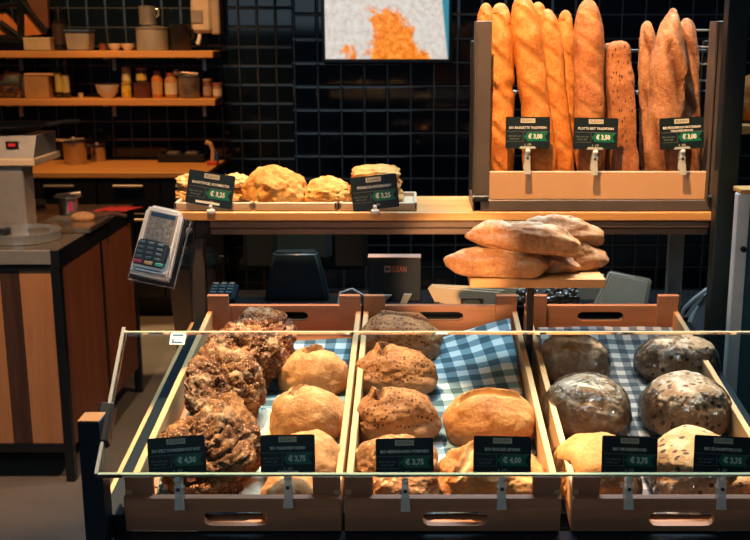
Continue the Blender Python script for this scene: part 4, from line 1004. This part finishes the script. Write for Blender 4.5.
def cloth(i, x0, x1, y0, y1, hfun, mat, label, rz=0, nx=50, ny=90):
    bm = BM(); uvl = bm.loops.layers.uv.new('UVMap'); V = []; off = i*3.3
    for a in range(nx+1):
        row = []
        for c_ in range(ny+1):
            x = x0+(x1-x0)*a/nx; y = y0+(y1-y0)*c_/ny
            z = .013+hfun(x, y)+.0035*(noise.noise(Vector((x*14, y*8, off)))+1)+.0015*noise.noise(Vector((x*40, y*40, off)))
            xx = x+.01*noise.noise(Vector((y*7, off, 0)))*(1 if a in (0, nx) else .5)
            row.append((bm.verts.new((xx, y, z)), (x, y)))
        V.append(row)
    for a in range(nx):
        for c_ in range(ny):
            q = [V[a][c_], V[a+1][c_], V[a+1][c_+1], V[a][c_+1]]
            f = bm.faces.new([k[0] for k in q])
            for l, k in zip(f.loops, q):
                u, v = k[1]; l[uvl].uv = (u*math.cos(rz)-v*math.sin(rz)+1, u*math.sin(rz)+v*math.cos(rz)+1)
    o = single('gingham_cloth', bm, mat, label, 'cloth', 'checked cloths lining the crates', (CL[i]+WC/2, F0Y, F0Z), ROT, smooth=80)
    md = o.modifiers.new('thickness', 'SOLIDIFY'); md.thickness = .0015; md.offset = 1
    return o
lift = lambda x, y: .030*max(0, (y-.55)/.3)**2
cloth(0, -.17, .180, .03, .80, lambda x, y: .02*max(0, (y-.6)/.2)**2*(.4+x*2), GING, 'blue and white checked cloth under the pale buns in the left crate', .04)
cloth(1, -.17, .180, .03, .83, lambda x, y: .055*max(0, (y-.45)/.38)**1.5*max(0, min(1, x*6)), GING, 'blue and white checked cloth showing beside the golden boules', -.12)
cloth(2, -.17, .180, .03, .84, lambda x, y: .02*max(0, (y-.6)/.2)**2, GINGD, 'dark checked cloth between the bagged loaves in the right crate', .02)
# white liner in left crate
bm = BM(); V = []
for a in range(21):
    V.append([bm.verts.new((.0+.12*a/20-.06+.012*math.sin(c_*.5), .035+.40*c_/40, .0225+.002*math.sin(a*1.1)*math.sin(c_*.6)+.002*noise.noise(Vector((a*.3, c_*.2, 0))))) for c_ in range(41)])
for a in range(20):
    for c_ in range(40): bm.faces.new((V[a][c_], V[a+1][c_], V[a+1][c_+1], V[a][c_+1]))
o = single('paper_liner', bm, plain('cream_napkin', (.70, .60, .42), .8, 0, .05, 30, .2), 'cream napkin strip between dark loaves and pale buns', 'napkin', None, (CL[0]+WC/2, F0Y, F0Z), ROT)
o.modifiers.new('thickness', 'SOLIDIFY').thickness = .001

# ---------------------------------------------------------------- breads in the crates
def loaf(name, label, group, u, v, h, mat, size, seed, rx=0, ry=0, rz=0, **k):
    """centre of the loaf at pixel (u,v), h above the crate floor"""
    c = on_plane(u, v, h); Lx, Ly, Hz = size; Lx *= 1.12
    bm = loaf_bm(Lx, Ly, Hz, seed, **k)
    for q in bm.verts: q.co.z -= Hz/2
    return single(name, bm, mat, label, 'bread', group, c, ROT @ rotm(rx, ry, rz))
RUST = bread_mat('dark_rustic_crust', (.045, .014, .006), (.17, .06, .018), (.40, .17, .05), 0.60, (.62, .43, .26), crack=(.07, .022, .009), fscale=24, bmp=1.0, seeds=.5, seedcol=(.56, .30, .12), seedscale=170)
g1 = 'dark craggy seeded loaves in the left crate'
kw = dict(p=2.1, pz=2.6, rough=.014, nsc=1.7, ridge=.008, grain=.0045, lump=.08, flat=.5)
loaf('rustic_loaf', 'frontmost dark craggy loaf, behind the left crate\'s tilted price sign', g1, 212, 452, .085, RUST, (.178, .205, .095), 101, rx=30, sub=6, rz=-4, **kw)
loaf('rustic_loaf', 'second dark craggy loaf from the front of the left crate', g1, 226, 386, .095, RUST, (.158, .19, .09), 102, rx=32, sub=6, rz=8, **kw)
loaf('rustic_loaf', 'third dark craggy loaf from the front of the left crate', g1, 241, 354, .095, RUST, (.155, .17, .085), 103, rx=34, sub=6, rz=-8, **kw)
loaf('rustic_loaf', 'rearmost dark craggy loaf, against the left crate\'s back', g1, 258, 343, .090, RUST, (.165, .16, .085), 104, rx=34, sub=6, rz=10, **kw)
BUN = bread_mat('dusted_bun_crust', (.42, .18, .06), (.56, .27, .10), (.64, .35, .14), .5, (.72, .48, .26), crack=(.40, .21, .09), fscale=45, bmp=.5, rough=.8)
g2 = 'pale floury buns in the left crate'
kb = dict(p=2.3, pz=2.1, rough=.0022, nsc=4, lump=.05, flat=.5)
fold = ((.12, .35, 62, .45, .07, .13),)
loaf('floury_bun', 'rearmost pale floury bun in the left crate', g2, 314, 372, .055, BUN, (.148, .125, .10), 111, rx=2, creases=fold, **kb)
loaf('floury_bun', 'second pale floury bun from the back of the left crate', g2, 308, 415, .055, BUN, (.152, .14, .105), 112, rx=2, creases=((-.15, .35, 70, .45, .07, .12),), **kb)
loaf('floury_bun', 'third pale floury bun from the back, partly behind a price sign', g2, 306, 462, .052, BUN, (.142, .15, .100), 113, creases=(), **kb)
loaf('floury_bun', 'frontmost pale floury bun, below the right-hand sign of left crate', g2, 292, 493, .040, BUN, (.105, .12, .085), 114, creases=(), **dict(kb, p=3.2))
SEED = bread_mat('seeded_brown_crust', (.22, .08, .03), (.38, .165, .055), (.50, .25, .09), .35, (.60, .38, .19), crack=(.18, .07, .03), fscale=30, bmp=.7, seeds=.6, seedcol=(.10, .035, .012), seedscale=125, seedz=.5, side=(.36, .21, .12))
SEEDL = bread_mat('light_seeded_crust', (.24, .09, .035), (.42, .19, .07), (.58, .31, .12), .2, (.70, .50, .28), crack=(.18, .07, .03), fscale=30, bmp=.9, seeds=.62, seedcol=(.72, .48, .22), seedscale=85)
g3 = 'seed-topped brown loaves in the middle crate'
ks = dict(p=2.5, pz=2.3, rough=.0032, nsc=4, lump=.07, flat=.5)
loaf('seeded_loaf', 'rearmost seed-topped brown loaf, tilted, in the middle crate', g3, 401, 337, .060, SEED, (.188, .13, .098), 121, ry=8, sub=6, creases=((.05, .2, 10, .5, .12, .10),), **ks)
loaf('seeded_loaf', 'second seed-topped loaf from the back, with a notch on top', g3, 396, 372, .060, SEED, (.168, .135, .105), 122, ry=2, sub=6, creases=((-.22, .3, 75, .5, .07, .16),), **ks)
loaf('seeded_loaf', 'third seed-topped loaf from the back, notched near its left', g3, 397, 417, .058, SEED, (.162, .14, .108), 123, sub=6, creases=((-.35, .3, 80, .5, .07, .16),), **ks)
loaf('seeded_loaf', 'light-seeded loaf behind the middle crate\'s left price sign', g3, 396, 463, .050, SEEDL, (.152, .13, .100), 124, sub=6, **ks)
loaf('seeded_loaf', 'frontmost light-seeded loaf, below the middle crate\'s left sign', g3, 404, 489, .038, SEEDL, (.125, .10, .082), 125, sub=6, **ks)
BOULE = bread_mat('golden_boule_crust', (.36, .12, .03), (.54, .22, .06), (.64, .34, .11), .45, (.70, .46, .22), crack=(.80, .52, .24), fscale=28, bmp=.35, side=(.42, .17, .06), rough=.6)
g4 = 'golden boules in the middle crate'
loaf('boule', 'upper golden boule with a curved slash in the middle crate', g4, 490, 418, .058, BOULE, (.182, .15, .108), 131, sub=6, p=2.2, rough=.002, lump=.04, creases=((0, .0, 8, .62, .07, .10),))
loaf('boule', 'lower golden boule behind the middle crate\'s right price sign', g4, 490, 476, .048, BOULE, (.192, .16, .105), 132, sub=6, p=2.2, rough=.006, lump=.08, creases=((-.3, 0, 60, .6, .08, .10), (.2, 0, -70, .5, .07, .08)))

BAGM = glass_mat('thin_cellophane', (.96, .97, .98), 1.1, .10, 1.4, 1.0)
def bagged(name, label, group, u, v, h, mat, size, seed, **k):
    o = loaf(name, label, group, u, v, h, mat, size, seed, **k)
    bm = BM(); bmesh.ops.create_icosphere(bm, subdivisions=5, radius=1); Lx, Ly, Hz = size; Lx *= 1.12
    p = k.get('p', 2.4)
    for q in bm.verts:
        x, y, z = q.co; a = (abs(x)**p+abs(y)**p)**(1/p); rr = math.hypot(x, y); kk = rr/a if a > 1e-6 else 1
        n = noise.fractal(q.co*2.5+Vector((seed, 0, 0)), .8, 2, 4)
        x, y = x*kk, y*kk; r2 = min(1, math.hypot(x, y)); den = (r2**2.4+abs(z)**2.4)**(1/2.4); x, y, z = x/den, y/den, z/den
        z = max(z, -.52)
        q.co = Vector((x*(Lx/2+.007), y*(Ly/2+.008), z*(Hz/2*1.28+.004)-Hz*.13+.0))*(1+.02*n)
    b = link('plastic_bag', bm, BAGM, 60); b.parent = o; b['label'] = 'clear shiny plastic bag'
    return o
FLR = bread_mat('floured_grey_crust', (.36, .19, .11), (.55, .34, .20), (.68, .48, .32), .8, (.74, .64, .50), crack=(.52, .28, .12), fscale=30, bmp=.5, side=(.42, .20, .085))
g5 = 'floury loaves in plastic bags, left column of the right crate'
kf = dict(p=2.6, pz=2.3, rough=.003, nsc=3, lump=.05, flat=.5, sub=5)
bagged('bagged_loaf', 'rearmost floury loaf in a clear bag, left side of right crate', g5, 573, 358, .060, FLR, (.150, .14, .098), 141, creases=((0, -.45, 0, .3, .1, .1),), **kf)
bagged('bagged_loaf', 'second floury bagged loaf with a golden swirl on its end', g5, 587, 405, .060, FLR, (.158, .17, .112), 142, creases=((0, -.6, 0, .25, .12, .12),), rx=4, **kf)
SL = bread_mat('pale_sliced_crust', (.42, .17, .045), (.54, .25, .075), (.60, .33, .12), .4, (.66, .44, .22), seeds=.12, seedcol=(.45, .22, .08), seedscale=60, bmp=.4)
bagged('bagged_loaf', 'square-ended pale loaf in a bag behind the right crate\'s left sign', g5, 596, 468, .048, SL, (.138, .17, .100), 143, **dict(kf, p=4.5, pz=3.2))
PUMP = bread_mat('pumpkin_seed_crust', (.28, .14, .07), (.46, .27, .15), (.62, .42, .26), .6, (.72, .62, .48), seeds=.45, seedcol=(.16, .08, .045), seedscale=60, bmp=.9, fscale=30, seedstretch=(1, 1.5, 1))
PUMP2 = bread_mat('oat_seed_crust', (.42, .20, .08), (.56, .32, .14), (.66, .42, .21), .6, (.72, .54, .34), seeds=.36, seedcol=(.11, .06, .035), seedscale=52, bmp=.9, seedstretch=(1, 1.6, 1))
g6 = 'seeded loaves in plastic bags, right column of the right crate'
bagged('bagged_loaf', 'rearmost seed-crusted bagged loaf, right side of right crate', g6, 677, 358, .060, PUMP, (.170, .13, .095), 151, **kf)
bagged('bagged_loaf', 'second seed-crusted bagged loaf, beside the right crate\'s side board', g6, 686, 406, .062, PUMP, (.168, .17, .115), 152, rx=4, **kf)
bagged('bagged_loaf', 'pale loaf with dark seeds in a bag behind the rightmost price sign', g6, 697, 466, .050, PUMP2, (.168, .19, .105), 153, **dict(kf, p=3.6, pz=2.8))

# ---------------------------------------------------------------- price signs at the crates
gsg = 'price signs clipped to the crate fronts'
def cs(u, v, label, title, price, tilt, yaw=0, **k):
    p = PY(u, v, 1.798); sign(label, p, k.pop('w', .106), .071, title, price, gsg, tilt=tilt, yaw=yaw, lean=-14, cliplen=k.pop('cliplen', .062), **k)
cs(178, 475.5, 'price sign reading 4,50, tilted, at the left crate\'s dark loaves', 'BIO SPELT DONKERBROOD RUST', '€ 4,50', -4)
cs(288, 473.5, 'price sign reading 3,75 at the left crate\'s pale buns', 'BIO VOLKOREN ROND', '€ 3,75', -1, w=.100)
cs(405, 477, 'price sign reading 3,75 at the seeded loaves of the middle crate', 'BIO MEERGRANEN POMPOEN', '€ 3,75', -1)
cs(502, 475, 'price sign reading 4,00 at the golden boules', 'BIO BOULE LEVAIN', '€ 4,00', 1)
cs(629, 475, 'price sign reading 3,75 at the floury bagged loaves', 'BIO VIKORENBROOD', '€ 3,75', 2, w=.102)
cs(722, 475, 'price sign reading 3,75 at the seeded bagged loaves, far right', 'BIO ZONNEPITBROOD', '€ 3,75', 3)

# ---------------------------------------------------------------- display stand carrying the crates
t = Thing('crate_stand', 'black steel stand with a corner post carrying the three crates', 'stand', (.1, 2.2, 0))
XL, XR = -.60, .745
BL = plain('blue_black_steel', (.006, .016, .026), .35, .3, .15, 8)
bm = BM(); bx(bm, XL+.055, XR, 1.772, 1.812, F0Z-.075, F0Z-.003, .002); t.part('front_rail', bm, BL, world=True)
def sloped(x0, x1, y0, y1, h0, h1):
    bm = BM(); bx(bm, x0, x1, y0, y1, h0, h1, .001)
    bmesh.ops.transform(bm, matrix=Matrix.Translation(F0) @ ROT.to_4x4(), verts=bm.verts); return bm
t.part('side_rail', sloped(CL[0]-.045, CL[0]-.004, .0, .93, -.03, .035), BL, world=True)
t.part('side_trim', sloped(CL[0]-.062, CL[0]-.047, .0, .93, -.03, .02), W_CRATEY, world=True, label='thin light wood strip')
t.part('side_rail', sloped(CL[2]+WC+.004, CL[2]+WC+.045, .0, .90, -.03, .035), BL, world=True)
for a, c_ in ((-.12, -.09), (.285, .288)):
    pass
t.part('support_rail', sloped(CL[0], CL[2]+WC, .80, .84, -.035, -.002), BL, world=True)
t.part('support_rail', sloped(CL[0], CL[2]+WC, .06, .10, -.035, -.002), BL, world=True)
for x in (CL[0]-.045, CL[2]+WC+.005):
    bm = BM(); bx(bm, x, x+.04, 2.60, 2.64, 0, F0Z+.08, .002); t.part('rear_leg', bm, BL, world=True)
zpo = 1.038; px0 = WX(77, 1.745, zpo)
bm = BM(); bx(bm, px0, px0+.038, 1.745, 1.79, 0, zpo-.003, .001); po = t.part('corner_post', bm, BL, world=True)
bm = BM(); bx(bm, px0, px0+.038, 1.745, 1.79, zpo-.003, zpo, .001); t.part('post_cap', bm, plain('brass_cap', (.36, .22, .12), .35, .6), parent=po, world=True, label='brown cap')
bm = BM(); bx(bm, px0+.036, px0+.062, 1.775, 1.812, .62, F0Z-.003, .001); t.part('inner_post', bm, BL, world=True)
bm = BM(); bx(bm, XR-.02, XR+.02, 1.772, 1.812, 0, F0Z-.075, .001); t.part('front_leg', bm, BL, world=True)

# ---------------------------------------------------------------- glass guard
A = PY(97, 475.5, 1.708); Bt = PY(123, 332, 1.929)
xg0 = (A.x+Bt.x)/2; xg1 = .80
d = Vector((0, Bt.y-A.y, Bt.z-A.z)); hg = d.length; ag = math.degrees(math.atan2(d.z, d.y))
t = Thing('glass_guard', 'tilted clear glass guard in front of the bread crates', 'glass guard', (xg0, A.y, A.z), rotm(ag, 0, 0))
wg = xg1-xg0
bm = BM(); bx(bm, 0.004, wg, .004, hg-.003, -.004, .004); t.part('glass_pane', bm, GLASS, smooth=0)
EDG = plain('green_glass_edge', (.42, .60, .47), .15, 0, .05, 10, coat=1)
EDA = plain('amber_lit_glass_edge', (.70, .62, .44), .15, 0, .05, 10, coat=1)  # warm light caught by the upper edge is put into its colour
bm = BM(); bx(bm, 0, wg, 0, .004, -.004, .004); t.part('bottom_edge', bm, EDG, label='pale green lower glass edge')
bm = BM(); bx(bm, 0, wg, hg-.003, hg, -.0038, .0038); t.part('top_edge', bm, EDA, label='thin upper glass edge coloured as if lit by warm light')
bm = BM(); bx(bm, -.002, .004, 0, hg+.006, -.010, .008); t.part('side_channel', bm, plain('pale_channel', (.52, .58, .56), .22, .5), label='pale metal side channel')
bm = BM(); bx(bm, .0, .045, -.003, .0, -.005, .006, .001); t.part('bottom_clip', bm, BLACKP)
bm = BM(); bx(bm, -.018, .010, hg*.20, hg*.48, -.020, .010, .005); cyl(bm, (-.02, hg*.3, -.008), (-.035, hg*.3, -.02), .008)
bx(bm, -.03, .006, hg*.26, hg*.36, -.028, -.006, .003); t.part('clamp', bm, BLACKP)
# sticker on the pane
P0 = A+d*( (Bt.z-PY(178, 340, 1.92).z) and .945)
bm = BM(); xs_ = WX(178.5, 1.92, 1.14)-xg0
bx(bm, xs_-.0145, xs_+.0145, hg*.895, hg*.985, .0042, .0048, .0003); stk = t.part('sticker', bm, plain('sticker_white', (.72, .84, .84), .4), label='small white sticker with blue bars')
bm = BM(); bx(bm, xs_-.010, xs_+.010, hg*.958, hg*.972, .0048, .0051); bx(bm, xs_-.010, xs_+.010, hg*.905, hg*.918, .0048, .0051); bx(bm, xs_-.010, xs_-.007, hg*.905, hg*.94, .0048, .0051)
t.part('sticker_bars', bm, plain('sticker_blue', (.01, .13, .26), .4), parent=stk)
# ---------------------------------------------------------------- lights
def spot(name, loc, target, energy, col, size, blend=.4, r=.03):
    l = bpy.data.lights.new(name, 'SPOT'); l.energy = energy; l.color = col; l.spot_size = R(size); l.spot_blend = blend; l.shadow_soft_size = r
    o = bpy.data.objects.new(name, l); C.objects.link(o); o.location = loc
    o.rotation_euler = (Vector(target)-Vector(loc)).to_track_quat('-Z', 'Y').to_euler(); return o
def area(name, loc, target, energy, col, sx, sy, spread=180):
    l = bpy.data.lights.new(name, 'AREA'); l.shape = 'RECTANGLE'; l.size = sx; l.size_y = sy; l.spread = R(spread); l.energy = energy; l.color = col
    o = bpy.data.objects.new(name, l); C.objects.link(o); o.location = loc
    o.rotation_euler = (Vector(target)-Vector(loc)).to_track_quat('-Z', 'Y').to_euler(); return o
WARM = (1, .56, .24); WARM2 = (1, .60, .29); COOL = (.62, .84, 1.0)
spot('spot_crates', (-.55, 2.55, 2.95), (-.17, 1.92, .85), 700, WARM2, 28, .14, .02)
spot('fill_spot_crate_back', (-.8, 2.50, 2.95), (-.2, 2.25, .9), 25, WARM2, 30, .7, .03)  # weak warm fill added for the rear loaves outside the main pool
spot('spot_crate_right', (.15, 2.5, 2.95), (.52, 1.70, .80), 330, WARM2, 22, .3, .02)
spot('spot_baguettes', (.05, 1.95, 3.0), (.42, 2.80, 1.58), 390, WARM, 29, .45, .03)
spot('spot_plank', (-.45, 2.35, 2.9), (-.40, 2.82, 1.25), 280, WARM, 25, .5, .03)
spot('fill_spot_crate_three', (.75, 2.7, 2.95), (.52, 2.15, .9), 260, (1, .76, .52), 22, .7, .03)  # added fill to brighten the bagged loaves in the right crate
spot('fill_spot_terminal', (-.2, 1.5, 2.9), (-.6, 2.35, 1.42), 90, WARM2, 9, .5, .03)  # added narrow fill that warms and brightens the terminal alone
spot('spot_pedestal', (.2, 1.9, 2.9), (.33, 2.44, 1.15), 28, WARM2, 13, .5, .03)
spot('fill_spot_till', (-.1, .5, 1.9), (.16, 3.06, .97), 380, WARM2, 9, .5, .03)  # added low fill from the customer side, reaches the paper bags under the plank
spot('spot_kitchen_left', (-2.1, 5.6, 2.9), (-2.0, 6.7, 1.2), 85, (1, .50, .18), 70, .6)
spot('spot_kitchen_right', (-1.3, 5.7, 2.9), (-1.4, 6.7, 1.0), 65, (1, .50, .18), 60, .6)
spot('spot_counter', (-1.2, 2.7, 2.9), (-1.55, 4.0, .6), 240, (1, .60, .34), 40, .6)
spot('spot_side', (.2, 4.2, 2.9), (-1.3, 4.4, .5), 110, (1, .55, .3), 30, .6)
spot('spot_aisle', (-1.2, 5.6, 2.9), (-1.42, 5.62, 0), 420, (1, .58, .28), 20, .3)
spot('spot_wall', (.2, 4.3, 2.9), (.2, 5.5, 1.5), 10, WARM, 60, .6)
area('cool_overhead_fill', (.5, 3.1, 3.4), (.3, 2.3, .9), 32, COOL, 1.8, .9, 75)  # added cool fill from overhead for loaf tops and cloths, no real skylight
area('window_daylight', (-1.2, -1.0, 2.6), (.1, 2.4, .9), 16, COOL, 2.6, 1.8)
w = bpy.data.worlds.new('shop_air'); bpy.context.scene.world = w; w.use_nodes = True
bg = w.node_tree.nodes['Background']; bg.inputs[0].default_value = (.20, .30, .40, 1); bg.inputs[1].default_value = .05

# ---------------------------------------------------------------- camera and view
cam = bpy.data.cameras.new('camera'); co = bpy.data.objects.new('camera', cam); C.objects.link(co)
co.location = CAM; co.rotation_euler = (R(90)-PIT, 0, 0)
cam.sensor_width = 36; cam.sensor_fit = 'HORIZONTAL'; cam.lens = F/750*36; cam.shift_x = -(CX-375)/750; cam.clip_start = .05
cam.dof.use_dof = True; cam.dof.focus_distance = 2.25; cam.dof.aperture_fstop = 8
sc = bpy.context.scene; sc.camera = co
sc.view_settings.view_transform = 'Standard'; sc.view_settings.look = 'None'; sc.view_settings.exposure = 0; sc.view_settings.gamma = 1
sc.cycles.transparent_max_bounces = 24
